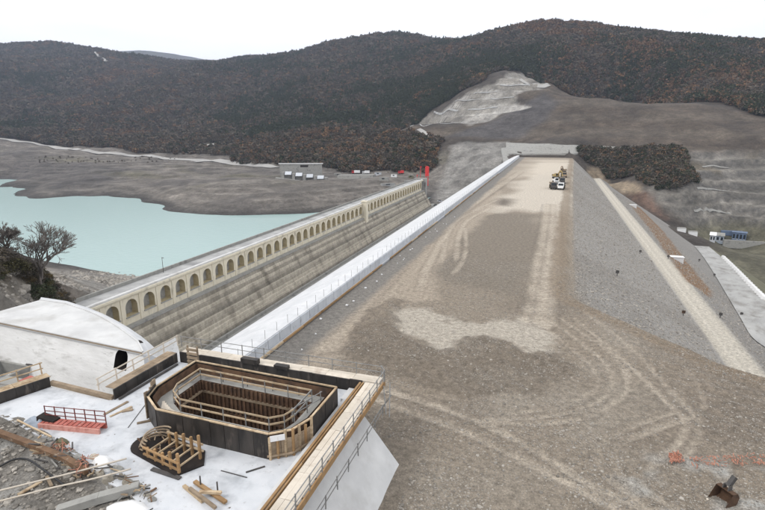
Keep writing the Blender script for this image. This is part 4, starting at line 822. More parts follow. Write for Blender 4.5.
def site(name, pts, r, m, label, cat, lift=0.15, tube=False, w2=None, group=None):
    P = [onr(*q)+Vector((0,0,lift)) for q in pts]
    if tube: P = [Vector(q) for q in spline([tuple(p) for p in P], 5)]; return single(name, MB().tube(P, r, 6), m, label, cat, group, True)
    mb = MB()
    for a, b in zip(P[:-1], P[1:]): mb.bar(a, b, r, w2 or r)
    return single(name, mb, m, label, cat, group)
site('steel_waler', [(-8,434),(30,448),(66,463),(88,476)], 0.42, 'rustbeam', 'long rusty brown beam crossing the rubble below the red walkway', 'beam', 0.35, w2=0.35)
site('hose', [(0,467),(14,461),(28,461),(44,471),(58,482),(66,488)], 0.07, 'hose', 'black hose curving over the grey rubble', 'hose', 0.12, True)
site('plank', [(18,496),(42,482)], 0.28, 'wood', 'pale timber plank lying on the grey rubble', 'plank', 0.12, w2=0.08)
site('plank', [(47,478),(52,488)], 0.2, 'oldwood', 'short grey board between the plank and the hose', 'plank', 0.12, w2=0.08)
site('steel_pipe', [(0,503),(40,493),(80,483),(128,470)], 0.06, 'ply', 'upper of two long pale pipes across the rubble', 'pipe', 0.9, True)
site('steel_pipe', [(0,511),(50,498),(95,488),(132,478)], 0.06, 'ply', 'lower of two long pale pipes across the rubble', 'pipe', 0.7, True)
site('concrete_kerb', [(58,514),(100,502),(140,491)], 0.6, 'oldcon', 'long grey concrete beam at the bottom edge of the picture', 'beam', 0.3, w2=0.5)
site('timber_rail', [(18,424),(52,441)], 0.1, 'wood', 'thin pale rail leading from the red walkway to the left edge', 'rail', 0.35)
def heap(name, px, py, sx, sy, h, m, label, cat, seed):
    r = random.Random(seed); c = onr(px, py); mb = MB(); vs = []; fs = []; n = 10
    for j, (k, zz) in enumerate(((1.0, -0.15), (0.8, h*0.5), (0.4, h*0.9))):
        for i in range(n):
            t = 2*math.pi*i/n; q = k*r.uniform(0.8,1.15); vs.append((c.x+sx*q*math.cos(t), c.y+sy*q*math.sin(t), c.z+zz+r.uniform(-.08,.08)))
    vs.append((c.x, c.y, c.z+h))
    for j in range(2):
        for i in range(n): fs.append((j*n+i, j*n+(i+1)%n, (j+1)*n+(i+1)%n, (j+1)*n+i))
    for i in range(n): fs.append((2*n+i, 2*n+(i+1)%n, 3*n))
    return single(name, mb.add(vs, fs), m, label, cat, smooth=(name == 'white_bag'))
def tangle(px, py, sx, sy, h, label, cat, seed):
    r = random.Random(seed); c = onr(px, py); mb = MB()
    for i in range(46):
        a = c+Vector((r.gauss(0,sx*0.5), r.gauss(0,sy*0.5), r.random()*h)); mb.bar(a, a+Vector((r.gauss(0,.25), r.gauss(0,.25), r.gauss(0,.2))), 0.05, 0.02)
    return single('orange_netting', mb, 'orange', label, cat)
heap('white_bag', 103, 466, 1.1, 0.7, 0.7, 'white', 'white plastic bag heaped at the edge of the tower floor', 'bag', 1)
heap('white_bag', 130, 511, 1.9, 0.9, 0.35, 'white', 'large white bag cut by the bottom edge of the picture', 'bag', 2)
tangle(86, 473, 0.55, 0.5, 1.0, 'orange plastic netting bunched beside the rusty beam', 'netting', 3)
tangle(60, 449, 0.9, 0.4, 0.4, 'orange netting lying below the middle of the red walkway', 'netting', 4)
heap('green_sack', 62, 443, 0.6, 0.4, 0.4, 'grass', 'dull green sack beside the orange netting', 'sack', 5)
for i, (x, y, s) in enumerate(((100,474,0.4),(112,476,0.35),(122,478,0.45),(133,489,0.4),(86,464,0.35),(66,456,0.3),(57,447,0.3),(152,500,0.4),(95,458,0.5),(118,470,0.55),(128,484,0.6),(140,487,0.4),(108,480,0.5),(78,458,0.5),(70,467,0.4),(50,440,0.4),(147,495,0.35))):
    heap('rubble_lump', x, y, s*0.95, s*0.6, s*0.6, 'oldcon' if i % 2 else 'course', 'broken lump of grey concrete at the ragged edge of the tower floor', 'rubble', 10+i)['group'] = 'concrete lumps at the floor edge'
for i in range(80):
    r = random.Random(40+i); x = r.uniform(30, 156); y = 441+(x-40)*0.47+r.uniform(-4, 22); a = r.uniform(0, 3.1); L = r.uniform(2, 9)
    o = site('scrap_batten', [(x-L*math.cos(a), y-L*0.5*math.sin(a)), (x+L*math.cos(a), y+L*0.5*math.sin(a))], r.uniform(0.035,0.10), r.choice(['oldwood','oldwood','darksteel','rustbeam','oldcon','darksteel','wood']), 'thin scrap batten in the tangle along the ragged floor edge', 'batten', r.uniform(0.1,0.5), group='scrap battens')
site('rebar_post', [(73,452),(73,446)], 0.1, 'darksteel', 'short dark post standing in the rubble under the red walkway', 'post', 0.3)
# ================================================================== MACHINES ON THE EMBANKMENT
def wheel(par, x, y, r, w):
    me = MB().tube([(x-w/2,y,r),(x+w/2,y,r)], r, 12); o = part('wheel', me, 'tyre', par, local=True); part('rim', MB().tube([(x-w/2-0.02,y,r),(x+w/2+0.02,y,r)], r*0.5, 10), 'yellow', o, local=True)
def dump_truck(label, cab='yellow', bed='oldwood'):
    t = thing('dump_truck', (0,0,0), label, 'truck', 'machines parked on the embankment')
    part('chassis', MB().box(-0.9,0.9,-4.3,4.2,0.75,1.25), 'darksteel', t, local=True)
    c = part('cab', MB().hexa([(-1.35,-4.4,1.2),(1.35,-4.4,1.2),(1.35,-2.3,1.2),(-1.35,-2.3,1.2),(-1.25,-4.1,3.1),(1.25,-4.1,3.1),(1.25,-2.4,3.2),(-1.25,-2.4,3.2)]), cab, t, local=True)
    part('windscreen', MB().hexa([(-1.1,-4.36,2.0),(1.1,-4.36,2.0),(1.1,-4.3,2.0),(-1.1,-4.3,2.0),(-1.05,-4.18,2.95),(1.05,-4.18,2.95),(1.05,-4.1,2.95),(-1.05,-4.1,2.95)]), 'glass', c, local=True)
    for s in (-1, 1): part('headlight', MB().box(s*0.95-0.18,s*0.95+0.18,-4.46,-4.41,1.35,1.6), 'white', c, local=True)
    part('bonnet', MB().box(-1.2,1.2,-5.3,-4.41,0.85,1.75), cab, t, local=True)
    part('dump_body', MB().add([(-1.1,-2.0,1.35),(1.1,-2.0,1.35),(1.1,4.0,1.5),(-1.1,4.0,1.5),(-1.55,-2.2,3.1),(1.55,-2.2,3.1),(1.5,4.6,2.7),(-1.5,4.6,2.7),(-1.3,-1.9,3.0),(1.3,-1.9,3.0),(1.3,4.3,2.6),(-1.3,4.3,2.6),(-0.95,-1.8,1.7),(0.95,-1.8,1.7),(0.95,3.9,1.8),(-0.95,3.9,1.8)],
        [(0,3,2,1),(0,1,5,4),(1,2,6,5),(2,3,7,6),(3,0,4,7),(4,5,9,8),(5,6,10,9),(6,7,11,10),(7,4,8,11),(8,9,13,12),(9,10,14,13),(10,11,15,14),(11,8,12,15),(12,13,14,15)]), bed, t, local=True)
    for y in (-3.6, 1.0, 2.9):
        for s in (-1, 1): wheel(t, s*1.15, y, 0.85, 0.6)
    return t
def excavator(label, paint='yellow'):
    t = thing('excavator', (0,0,0), label, 'excavator', 'machines parked on the embankment')
    for s in (-1, 1): part('crawler_track', MB().extrude([(-2.3,0.35),(-1.9,0),(1.9,0),(2.3,0.35),(2.2,0.8),(1.8,1.0),(-1.8,1.0),(-2.2,0.8)], s*1.25-0.35, s*1.25+0.35, 'X'), 'tyre', t, local=True)
    part('undercarriage', MB().box(-0.9,0.9,-1.2,1.2,0.4,1.15), 'darksteel', t, local=True)
    h = part('house', MB().box(-1.4,1.4,-0.6,2.4,1.16,2.4), paint, t, local=True); part('counterweight', MB().box(-1.4,1.4,2.41,3.0,1.2,2.2), 'darksteel', h, local=True)
    c = part('cab', MB().box(-1.38,-0.3,-1.5,0.2,1.2,3.0), paint, t, local=True); part('window', MB().box(-1.3,-0.4,-1.53,-1.505,1.7,2.85), 'glass', c, local=True)
    part('boom', MB().bar((0.3,-0.4,1.9),(0.3,-3.0,4.6),0.45,0.6).bar((0.3,-3.0,4.6),(0.3,-5.2,4.0),0.4,0.5), paint, t, local=True)
    part('stick', MB().bar((0.3,-5.0,4.3),(0.3,-5.6,1.5),0.32,0.42), paint, t, local=True)
    part('bucket', MB().extrude([(-6.1,1.5),(-5.3,1.5),(-4.9,0.8),(-5.2,0.25),(-6.0,0.2)], -0.4, 1.0, 'X'), 'darksteel', t, local=True)
    return t
def roller(label):
    t = thing('road_roller', (0,0,0), label, 'roller', 'machines parked on the embankment')
    part('drum', MB().tube([(-1.05,-2.0,0.75),(1.05,-2.0,0.75)],0.75,16), 'steel', t, local=True); part('yoke', MB().box(-1.2,1.2,-2.3,-0.9,0.5,0.9).box(-1.22,-1.1,-2.3,-0.8,0.3,1.3).box(1.1,1.22,-2.3,-0.8,0.3,1.3), 'white', t, local=True)
    part('body', MB().box(-0.85,0.85,0.5,2.8,0.8,1.9), 'white', t, local=True); c = part('cab', MB().box(-0.8,0.8,-0.8,0.5,0.9,2.9), 'white', t, local=True); part('window', MB().box(-0.7,0.7,-0.83,-0.805,1.8,2.75), 'glass', c, local=True)
    for s in (-1, 1): wheel(t, s*0.95, 1.6, 0.75, 0.5)
    return t
def park(t, px, py, rz, sc=1.0): p = onz(px, py); t.location = (p[0], p[1], 0.05); t.rotation_euler = (0,0,rz); t.scale = (sc,)*3
park(dump_truck('dark dump truck at the front left of the machine group', 'darksteel', 'oldwood'), 552.8, 188.5, 0.1)
park(dump_truck('dump truck with white cab at the front right of the machine group', 'white', 'darksteel'), 561.3, 189, -0.1)
park(roller('white roller behind the front left dump truck'), 556, 184, 0.3, 1.1)
park(dump_truck('dark dump truck third in the right hand row of machines', 'darksteel', 'oldwood'), 562, 183, 0.0, 0.95)
park(excavator('dull yellow excavator with raised boom left of the machine row'), 556.5, 178.5, 0.5)
park(dump_truck('brown dump truck near the back of the right hand row', 'oldwood', 'darksteel'), 563.5, 177, 0.1, 0.95)
park(excavator('dark excavator at the very back of the machine row', 'oldwood'), 563, 172.5, -0.4, 0.9)

# ================================================================== EXCAVATOR BUCKET, NET AND RUBBLE AT THE LOWER RIGHT
p = onz(722, 502)
bk = thing('excavator_bucket', (p[0], p[1], 0), 'brown toothed excavator bucket resting on the rubble at the bottom edge', 'bucket', rz=0.5)
bp_ = [(-0.75,0.0),(0.1,-0.02),(0.62,0.22),(0.8,0.75),(0.55,1.15),(0.05,1.2)]
mb = MB(); n = len(bp_); t_ = 0.06
inn = [(x*0.92-0.0, z*0.9+0.07) for x, z in bp_]
for a in (0, ):
    vs = [(-0.7, q[0], q[1]) for q in bp_]+[(0.7, q[0], q[1]) for q in bp_]+[(-0.64, q[0], q[1]) for q in inn]+[(0.64, q[0], q[1]) for q in inn]
    fs = [(i, i+1, n+i+1, n+i) for i in range(n-1)]+[(2*n+i, 3*n+i, 3*n+i+1, 2*n+i+1) for i in range(n-1)]
    fs += [(i, 2*n+i, 2*n+i+1, i+1) for i in range(n-1)]+[(n+i, n+i+1, 3*n+i+1, 3*n+i) for i in range(n-1)]
    fs += [(0, n, 3*n, 2*n), (n-1, 2*n-1, 4*n-1, 3*n-1)]+[tuple(range(n)), tuple(reversed(range(n, 2*n)))]
    mb.add(vs, fs)
part('shell', mb, M['rust'], bk, local=True)
for k in range(5): part('tooth', MB().hexa([(-0.62+k*0.29,-1.05,0.02),(-0.54+k*0.29,-1.05,0.02),(-0.5+k*0.29,-0.74,0.0),(-0.66+k*0.29,-0.74,0.0),(-0.62+k*0.29,-1.05,0.06),(-0.54+k*0.29,-1.05,0.06),(-0.5+k*0.29,-0.74,0.12),(-0.66+k*0.29,-0.74,0.12)]), 'ply', bk, local=True)
for s in (-0.22, 0.22): part('hinge_lug', MB().extrude([(0.05,1.15),(0.5,1.1),(0.45,1.55),(0.15,1.55)], s-0.04, s+0.04, 'X'), 'darksteel', bk, local=True)
part('stick_end', MB().bar((0,0.35,1.4),(0,0.9,2.1),0.3,0.35), 'darksteel', bk, local=True)
bk.rotation_euler = (0, 0, -0.93); bk.location = (p[0], p[1], -0.08)
def net(label, px0, px1, seed, hgt=0.8):
    a = onz(*px0); b = onz(*px1); r = random.Random(seed); mb = MB(); N_ = 46; d = Vector(b)-Vector(a)
    for row in range(6):
        last = None
        for i in range(N_+1):
            q = Vector(a)+d*(i/N_)+Vector((r.uniform(-.12,.12), r.uniform(-.2,.2)+row*0.26-0.5, 0.12+hgt*0.22*r.uniform(0.2,1.6)))
            if last is not None and r.random() < 0.35+0.4*math.sin(i*0.7+row): mb.bar(last, q, 0.03, 0.05)
            if row and r.random() < 0.2+0.4*math.sin(i*0.5+1): mb.bar(q, q-Vector((r.uniform(-.1,.1), 0.28, r.uniform(-.1,.1))), 0.07, 0.035)
            last = q
    return single('plastic_net', mb, 'orange', label, 'netting')
net('faded orange barrier netting sagging across the rubble at the right edge', (690,466), (772,462), 1); net('small scrap of orange netting left of the long net', (670,461), (682,459), 2, 0.4)

# ================================================================== ON THE DOWNSTREAM SLOPE
for i, (x, y) in enumerate(((617,276),(640,254),(668,259),(683,316),(720,318),(741,317),(699,262),(714,277))):
    p = on_bank(x, y); t = thing('marker_post', tuple(p), ['dark marker on the grey slope beside the berm road bend','dark marker on the grey slope above the white box','dark marker standing next to the lower white box','reddish marker at the inner edge of the berm road','dark marker on the slope between berm road and pale ramp','dark marker beside the near end of the pale ramp','dark marker at the top of the pale ramp','dark marker half way down the edge of the pale ramp'][i], 'marker')
    part('stake', MB().box(p[0]-0.09,p[0]+0.09,p[1]-0.09,p[1]+0.09,p[2]-0.3,p[2]+1.5), 'darksteel', t); part('board', MB().box(p[0]-0.4,p[0]+0.4,p[1]-0.13,p[1]-0.092,p[2]+0.7,p[2]+1.45), 'rust' if i == 3 else 'darksteel', t)
for i, (x, y, L) in enumerate(((632,206,5.5),(675,259,5.5))):
    p = on_bank(x, y); t = thing('inspection_box', tuple(p), '%s white concrete instrument box beside the brown strip' % ('upper' if i == 0 else 'lower'), 'box')
    part('box', MB().box(p[0]-L/2,p[0]+L/2,p[1]-1.2,p[1]+1.2,p[2]-2.5,p[2]+0.9), 'slab', t); part('lid', MB().box(p[0]-L/2-0.15,p[0]+L/2+0.15,p[1]-1.35,p[1]+1.35,p[2]+0.902,p[2]+1.1), 'white', t)
bp2 = spline([onz(q[0]+1.5, q[1], pi_[2]) for q, pi_ in zip(POUT[1:6], PIN[1:6])], 7)
blk = MB().hexa([(-0.6,-1.3,0),(0.6,-1.3,0),(0.6,1.3,0),(-0.6,1.3,0),(-0.35,-1.25,1.1),(0.35,-1.25,1.1),(0.35,1.25,1.1),(-0.35,1.25,1.1)]).mesh('barrier_block', 'white')
for i, q in enumerate(bp2[8:]):
    o = inst('barrier_block', blk, (q[0], q[1], q[2]+0.1), None, 0.25); tag(o, 'white barrier block in the row along the outer edge of the pale ramp', 'barrier', 'white barrier blocks along the ramp')

# ================================================================== FAR BUILDINGS AND SITE PLANT
def far_building(label, px, py, d, wpx, hpx, dep, wm, rm, roofz=1.0, wins=3, name='site_building', wcol='glass'):
    p = onhill(px, py, d); s = np.hypot(p[0], p[1])/530; W = wpx*s; Hh = hpx*s; az = math.atan2(-p[0], p[1])
    t = thing(name, (p[0], p[1], p[2]-1), label, 'building', rz=az)
    wl = part('wall', MB().box(-W/2,W/2,0,dep,0,Hh+1), wm, t, local=True)
    rf = part('roof', MB().hexa([(-W/2-0.5,-0.6,Hh+1.003),(W/2+0.5,-0.6,Hh+1.003),(W/2+0.5,dep+0.5,Hh+1.003),(-W/2-0.5,dep+0.5,Hh+1.003),(-W/2-0.4,dep*0.45,Hh+1+roofz),(W/2+0.4,dep*0.45,Hh+1+roofz),(W/2+0.4,dep*0.55,Hh+1+roofz),(-W/2-0.4,dep*0.55,Hh+1+roofz)]), rm, t, local=True)
    for k in range(wins):
        x = -W/2+W*(k+0.5)/wins; w2 = W/wins*0.3; f = part('window', MB().box(x-w2,x+w2,-0.08,-0.003,1+Hh*0.3,1+Hh*0.8), wcol, t, local=True); part('sill', MB().box(x-w2-0.1,x+w2+0.1,-0.2,-0.003,1+Hh*0.3-0.2,1+Hh*0.3-0.003), 'white', f, local=True)
    return t
far_building('pale blue shed with grey roof at the end of the ramp', 717, 243, 400, 9, 6, 10, 'paleblue', 'oldcon', 1.5, 3)
far_building('white gabled shed left of the pale blue shed', 712, 242, 400, 4, 6, 8, 'panel', 'white', 1.5, 2)
far_building('blue framed store at the right of the sheds', 738, 243, 400, 10, 8, 6, 'blue', 'blue', 0.6, 4)
p = onhill(722, 236, 400); single('blue_container', MB().box(p[0]-1,p[0]+14,p[1],p[1]+3,p[2]-1,p[2]+2.6), 'blue', 'dark blue container behind the pale blue shed', 'container')
p = onhill(757, 244, 400); single('valley_wall', MB().box(p[0]-22,p[0]+50,p[1]-2,p[1],p[2]-4,p[2]+2.0), 'oldcon', 'long grey retaining wall right of the blue store', 'wall')
for i, (x, y) in enumerate(((681,233),(692,239))):
    p = onhill(x, y, 400); t = thing('site_cabin', tuple(p), '%s white site cabin at the foot of the far cut' % ('left' if i == 0 else 'right'), 'cabin'); part('cabin_body', MB().box(p[0]-2.5,p[0]+2.5,p[1]-1.5,p[1]+1.5,p[2]-1,p[2]+2.4), 'white', t); part('cabin_roof', MB().box(p[0]-2.6,p[0]+2.6,p[1]-1.6,p[1]+1.6,p[2]+2.402,p[2]+2.6), 'oldcon', t)
# far spillway on the lake side
p0 = onhill(300, 176, 350); p0 = atd(300, 177, math.hypot(p0[0], p0[1])-30); az = math.atan2(-p0[0], p0[1])-0.12; sc = np.hypot(p0[0], p0[1])/530
p0[2] += 3.0
sp = thing('spillway', (p0[0], p0[1], p0[2]), 'old concrete spillway with white gate hoods on the far shore', 'spillway', rz=az)
part('gate_house', MB().box(-21*sc,22*sc,6*sc,9*sc,-6,9.5*sc), 'oldcon', sp, local=True); part('gate_house_roof', MB().box(-22*sc,23*sc,5.5*sc,9.5*sc,9.5*sc+0.003,10.3*sc), 'concrete', sp, local=True)
part('gate_house_opening', MB().box(0,8*sc,5.9*sc,5.99*sc,6.5*sc,8.5*sc), 'void', sp, local=True)
for k in range(5):
    x = (-17+k*11)*sc; y = (2-k*2.2)*sc; z = (0.6-k*1.2)*sc
    part('pier', MB().box(x-1.4*sc,x+1.4*sc,y-4*sc,y+4*sc,-16*sc,z+1.5*sc), 'oldcon', sp, local=True)
    if k < 4:
        part('gate_hood', MB().extrude([(y-5*sc,z-1.0*sc),(y-3*sc,z+0.6*sc),(y-0.5*sc,z+1.6*sc),(y+2*sc,z+1.8*sc),(y+2*sc,z-1.0*sc)], x+2*sc, x+8.5*sc, 'X'), 'panel', sp, local=True)
        part('gate', MB().box(x+1.41*sc,x+9.6*sc,y-1*sc,y+1*sc,-16*sc,z-1.05*sc), 'oldcon', sp, local=True)
part('apron_wall', MB().hexa([(-24*sc,-8*sc,-22*sc),(44*sc,-17*sc,-22*sc),(44*sc,-6*sc,-22*sc),(-24*sc,2*sc,-22*sc),(-24*sc,-5*sc,-3*sc),(38*sc,-13*sc,-10*sc),(38*sc,-8*sc,-10*sc),(-24*sc,1*sc,-3*sc)]), 'oldcon', sp, local=True)
p = onhill(352, 179, 350)
wq_ = single('quay_wall', MB().hexa([(p[0]-16,p[1]-3,p[2]-8),(p[0]+22,p[1]+2,p[2]-8),(p[0]+22,p[1]+12,p[2]-8),(p[0]-16,p[1]+8,p[2]-8),(p[0]-16,p[1]-1,p[2]+3.5),(p[0]+22,p[1]+3,p[2]+4.5),(p[0]+22,p[1]+12,p[2]+4.5),(p[0]-16,p[1]+8,p[2]+3.5)]), 'oldcon', 'grey retaining wall right of the far spillway', 'wall')
for i, (x, y, L, hh, m_, lb) in enumerate(((384,181,9,3,'oldcon','low grey shed behind the far part of the old dam'),(394,177,6,2.8,'white','small white cabin left of the red truck'),(411,178,5,2.6,'grass','dull green container beside the red mast'),(378,175,7,2.6,'panel','pale container right of the white box truck'),(338,176,8,2.5,'oldcon','grey hut between the spillway and the trucks'),(388,186,14,2.0,'crest','long low grey wall behind the old dam'),(408,183,7,2.4,'steel','dark grey container near the end of the old dam'))):
    p = onhill(x, y, 350); t = thing('site_cabin', tuple(p), lb, 'cabin', rz=0.15*i); part('cabin_body', MB().box(-L/2,L/2,-1.4,1.4,-1.5,hh), m_, t, local=True); part('cabin_roof', MB().box(-L/2-0.15,L/2+0.15,-1.55,1.55,hh+0.003,hh+0.2), 'oldcon', t, local=True); part('window', MB().box(-L*0.2,L*0.1,-1.44,-1.403,hh*0.4,hh*0.8), 'glass', t, local=True)
def far_truck(label, px, py, cab, box, L):
    p = onhill(px, py, 350); t = thing('parked_truck', (p[0],p[1],p[2]), label, 'truck', 'vehicles parked on the far bank', rz=0.2)
    part('cab', MB().box(-L/2,-L/2+2.4,-1.25,1.25,0.6,3.0), cab, t, local=True); part('load_body', MB().box(-L/2+2.6,L/2,-1.25,1.25,0.9,3.6), box, t, local=True); part('window', MB().box(-L/2+0.3,-L/2+2.0,-1.29,-1.255,1.9,2.7), 'glass', t, local=True)
    for x in (-L/2+1.2, L/2-1.2, L/2-2.6):
        for s in (-1,1): part('wheel', MB().tube([(x,s*1.0,0.5),(x,s*1.3,0.5)],0.5,10), 'tyre', t, local=True)
far_truck('white truck with bright red cab on the far bank', 356, 174, 'brightred', 'white', 9); far_truck('white box truck right of the red cabbed truck', 366, 174, 'white', 'white', 8); far_truck('small red truck near the end of the old dam', 401, 174, 'brightred', 'brightred', 6)
p = atd(427, 176.5, 452); zg = p[2]-2
si = thing('red_silo', (p[0],p[1],zg), 'bright red cylindrical silo beyond the end of the old dam', 'silo'); 
part('tank', MB().tube([(p[0],p[1],zg+2.5),(p[0],p[1],zg+9.2),(p[0],p[1],zg+10.4)],1.7,14), 'brightred', si); part('cap', MB().tube([(p[0],p[1],zg+10.41),(p[0],p[1],zg+10.9)],1.1,12), 'brightred', si)
for dx, dy in ((-1,-1),(1,-1),(1,1),(-1,1)): part('leg', MB().bar((p[0]+dx,p[1]+dy,zg-6),(p[0]+dx*0.9,p[1]+dy*0.9,zg+2.6),0.3), 'brightred', si)
for i, (x, y, hh) in enumerate(((420.5,170,6),(417,176,4))):
    p = atd(x, y+3, 455); t = thing('red_mast', (p[0],p[1],p[2]-5), '%s red mast left of the red silo' % ('taller' if i == 0 else 'shorter'), 'mast'); part('pole', MB().box(p[0]-0.16,p[0]+0.16,p[1]-0.16,p[1]+0.16,p[2]-5,p[2]+hh), 'brightred', t); part('arm', MB().box(p[0]-0.3,p[0]+0.9,p[1]-0.2,p[1]+0.2,p[2]+hh-1.0,p[2]+hh-0.4), 'brightred', t)
for i, (x, y) in enumerate(((421,196),(428,200),(433,196),(440,199),(436,203))):
    p = onz(x, y, -34); t = thing('parked_car', (p[0],p[1],-36.5), '%s car of the small cluster in the trench between the dams' % ['pale leftmost','dark front','white middle','pale rightmost','grey nearest'][i], 'car', 'cars in the trench', rz=0.4*i)
    part('body', MB().box(-0.9,0.9,-2.2,2.2,0.35,1.0), ['white','darksteel','white','panel','steel'][i], t, local=True); part('cabin', MB().hexa([(-0.85,-1.2,1.003),(0.85,-1.2,1.003),(0.85,1.6,1.003),(-0.85,1.6,1.003),(-0.7,-0.6,1.6),(0.7,-0.6,1.6),(0.7,1.1,1.6),(-0.7,1.1,1.6)]), 'glass', t, local=True)
    for xx in (-0.8,0.8):
        for yy in (-1.4,1.4): part('wheel', MB().tube([(xx-0.12,yy,0.36),(xx+0.12,yy,0.36)],0.36,8), 'tyre', t, local=True)
p = onhill(316, 76, 900); far_building('lone white house among the woods high on the hill', 316, 76, 900, 3.5, 3, 8, 'white', 'white', 1.5, 2, 'hill_house')

# ================================================================== VEGETATION
protos = bpy.data.collections.new('tree_kinds')
def crown_mesh(name, m, nclump, h, r, cone=False, seed=0, tk=True, q=0.30, nleaf=1):
    rr = random.Random(seed); mb = MB()
    for i in range(nclump):
        th = rr.uniform(0, 2*math.pi)
        if cone: t = rr.random()**1.5; rad = r*(1-t)*math.sqrt(rr.uniform(0.3, 1)); z = h*(0.12+0.88*t)
        else:
            ph = math.acos(rr.uniform(-0.75, 1)); k = rr.uniform(0.6, 1.0)*(1+0.2*math.sin(3*th+seed)); rad = r*math.sin(ph)*k; z = h*0.55+h*0.45*math.cos(ph)*k
        c = Vector((rad*math.cos(th), rad*math.sin(th), z)); nn = Vector((rr.gauss(0,1), rr.gauss(0,1), rr.gauss(0.4,1))).normalized(); a = nn.orthogonal().normalized(); b = nn.cross(a); s = r*q*rr.uniform(0.6, 1.3)
        mb.add([c+a*s*rr.uniform(.6,1), c+b*s*rr.uniform(.6,1), c-a*s*rr.uniform(.6,1), c-b*s*rr.uniform(.6,1)], [(0,1,2,3)])
    me = bpy.data.meshes.new(name); 
    if tk: mb.tube([(0,0,-0.5),(0,0,h*0.6)], r*0.07, 4)
    me.from_pydata(mb.v, [], mb.f); me.materials.append(M[m]); return me
KINDS = []
for i, (m_, cone, r, h) in enumerate((('leaf_rust',0,3.6,7.0),('leaf_rust',0,3.0,6.0),('leaf_grey',0,3.4,6.5),('leaf_grey',0,3.0,7.5),('leaf_green',0,3.0,7.0),('leaf_green',1,2.6,8.5),('leaf_olive',0,2.6,3.4))):
    o = bpy.data.objects.new('tree_kind_%s' % 'abcdefg'[i], crown_mesh('tree_kind', m_, 85, h, r, bool(cone), i)); protos.objects.link(o); KINDS.append(o)
def scatter_gn(name, pts, kind_i, scale, coll, rotfull=False, tilt=0.0):
    me = bpy.data.meshes.new(name); me.from_pydata([tuple(p) for p in pts], [], [])
    a = me.attributes.new('pick', 'INT', 'POINT'); a.data.foreach_set('value', np.asarray(kind_i, np.int32)); a = me.attributes.new('size', 'FLOAT', 'POINT'); a.data.foreach_set('value', np.asarray(scale, np.float32))
    o = bpy.data.objects.new(name, me); COL.objects.link(o); g = bpy.data.node_groups.new(name, 'GeometryNodeTree')
    g.interface.new_socket('Geometry', in_out='INPUT', socket_type='NodeSocketGeometry'); g.interface.new_socket('Geometry', in_out='OUTPUT', socket_type='NodeSocketGeometry')
    N = g.nodes; L = g.links; gi = N.new('NodeGroupInput'); go = N.new('NodeGroupOutput'); ip = N.new('GeometryNodeInstanceOnPoints'); ci = N.new('GeometryNodeCollectionInfo')
    ci.inputs['Collection'].default_value = coll; ci.inputs['Separate Children'].default_value = True; ci.inputs['Reset Children'].default_value = True
    def na(nm, ty): x = N.new('GeometryNodeInputNamedAttribute'); x.data_type = ty; x.inputs['Name'].default_value = nm; return x.outputs['Attribute']
    rv = N.new('FunctionNodeRandomValue'); rv.data_type = 'FLOAT_VECTOR'; t = math.pi if rotfull else 0.12; rv.inputs[0].default_value = (-t, -t, 0); rv.inputs[1].default_value = (t, t, 6.28)
    L.new(gi.outputs[0], ip.inputs['Points']); L.new(ci.outputs[0], ip.inputs['Instance']); ip.inputs['Pick Instance'].default_value = True
    L.new(na('pick', 'INT'), ip.inputs['Instance Index']); L.new(na('size', 'FLOAT'), ip.inputs['Scale']); L.new(rv.outputs[0], ip.inputs['Rotation']); L.new(ip.outputs[0], go.inputs[0])
    md = o.modifiers.new('scatter', 'NODES'); md.node_group = g; return tag(o, kind='stuff')
# --- woods on the hills
def sector(n, dmin, dmax, x0=-30, x1=800, power=1.0):
    px = rng.uniform(x0, x1, n); u = rng.random(n); d = (dmin**power+(dmax**power-dmin**power)*u)**(1/power)
    a = np.arctan((px-382.5)/math.hypot(F, 127)); az = a-YAW; return d*np.sin(az), d*np.cos(az), d
X, Y, D = sector(170000, 640, 3000, power=1.3); X2, Y2, D2 = sector(45000, 640, 1200, 380, 800); X, Y, D = np.r_[X, X2], np.r_[Y, Y2], np.r_[D, D2]
Zh = hlook(X, Y)
ex_ = np.zeros(len(X), bool)
for poly_ in (hp([(365,141),(405,127),(440,106),(480,84),(508,70),(530,70),(560,90),(620,97),(700,102),(765,115),(900,128),(900,260),(420,260),(440,190),(440,141)]),): ex_ |= soft(X, Y, poly_, 1.0, 26, 1/45, 47) > 0.5
lakeside = hp([(-60,135),(0,137),(60,146),(130,152),(200,156),(250,160),(285,165),(330,172),(300,240),(-60,240)]); ex_ |= inpoly(X, Y, lakeside)
ex_ |= (Zh < -12) | (vnoise(X, Y, 1/120, 4, 90) < -0.62)
for rd in ([(160,152),(200,147),(240,142),(280,137),(330,135),(380,137),(430,137)], [(94,52),(97,58),(103,61),(107,66)]): ex_ |= pdist(X, Y, hp(rd, 600), 80) < 9
ok = ~ex_; X, Y, D, Zh = X[ok], Y[ok], D[ok], Zh[ok]
fm = vnoise(X, Y, 1/210, 4, 91); f2 = vnoise(X, Y, 1/60, 3, 92); u = rng.random(len(X))
kind = np.where(fm+0.5*f2+0.55*(rng.random(len(X))-0.5)-0.16*np.clip((X+250)/350, 0, 1) > 0.25, np.where(u < 0.6, 4, 5), np.where(f2-fm*0.4+0.5*(u-0.5)+0.30*np.clip((X+250)/400, -0.6, 1) > 0.16, np.where(u < 0.5, 0, 1), np.where(u < 0.62, np.where(u < 0.3, 2, 3), np.where(u < 0.85, 1, 4))))
scatter_gn('hill_woods', np.c_[X, Y, Zh-0.4], kind, rng.uniform(0.75, 1.45, len(X))*np.clip(D/900, 0.95, 1.9), protos)
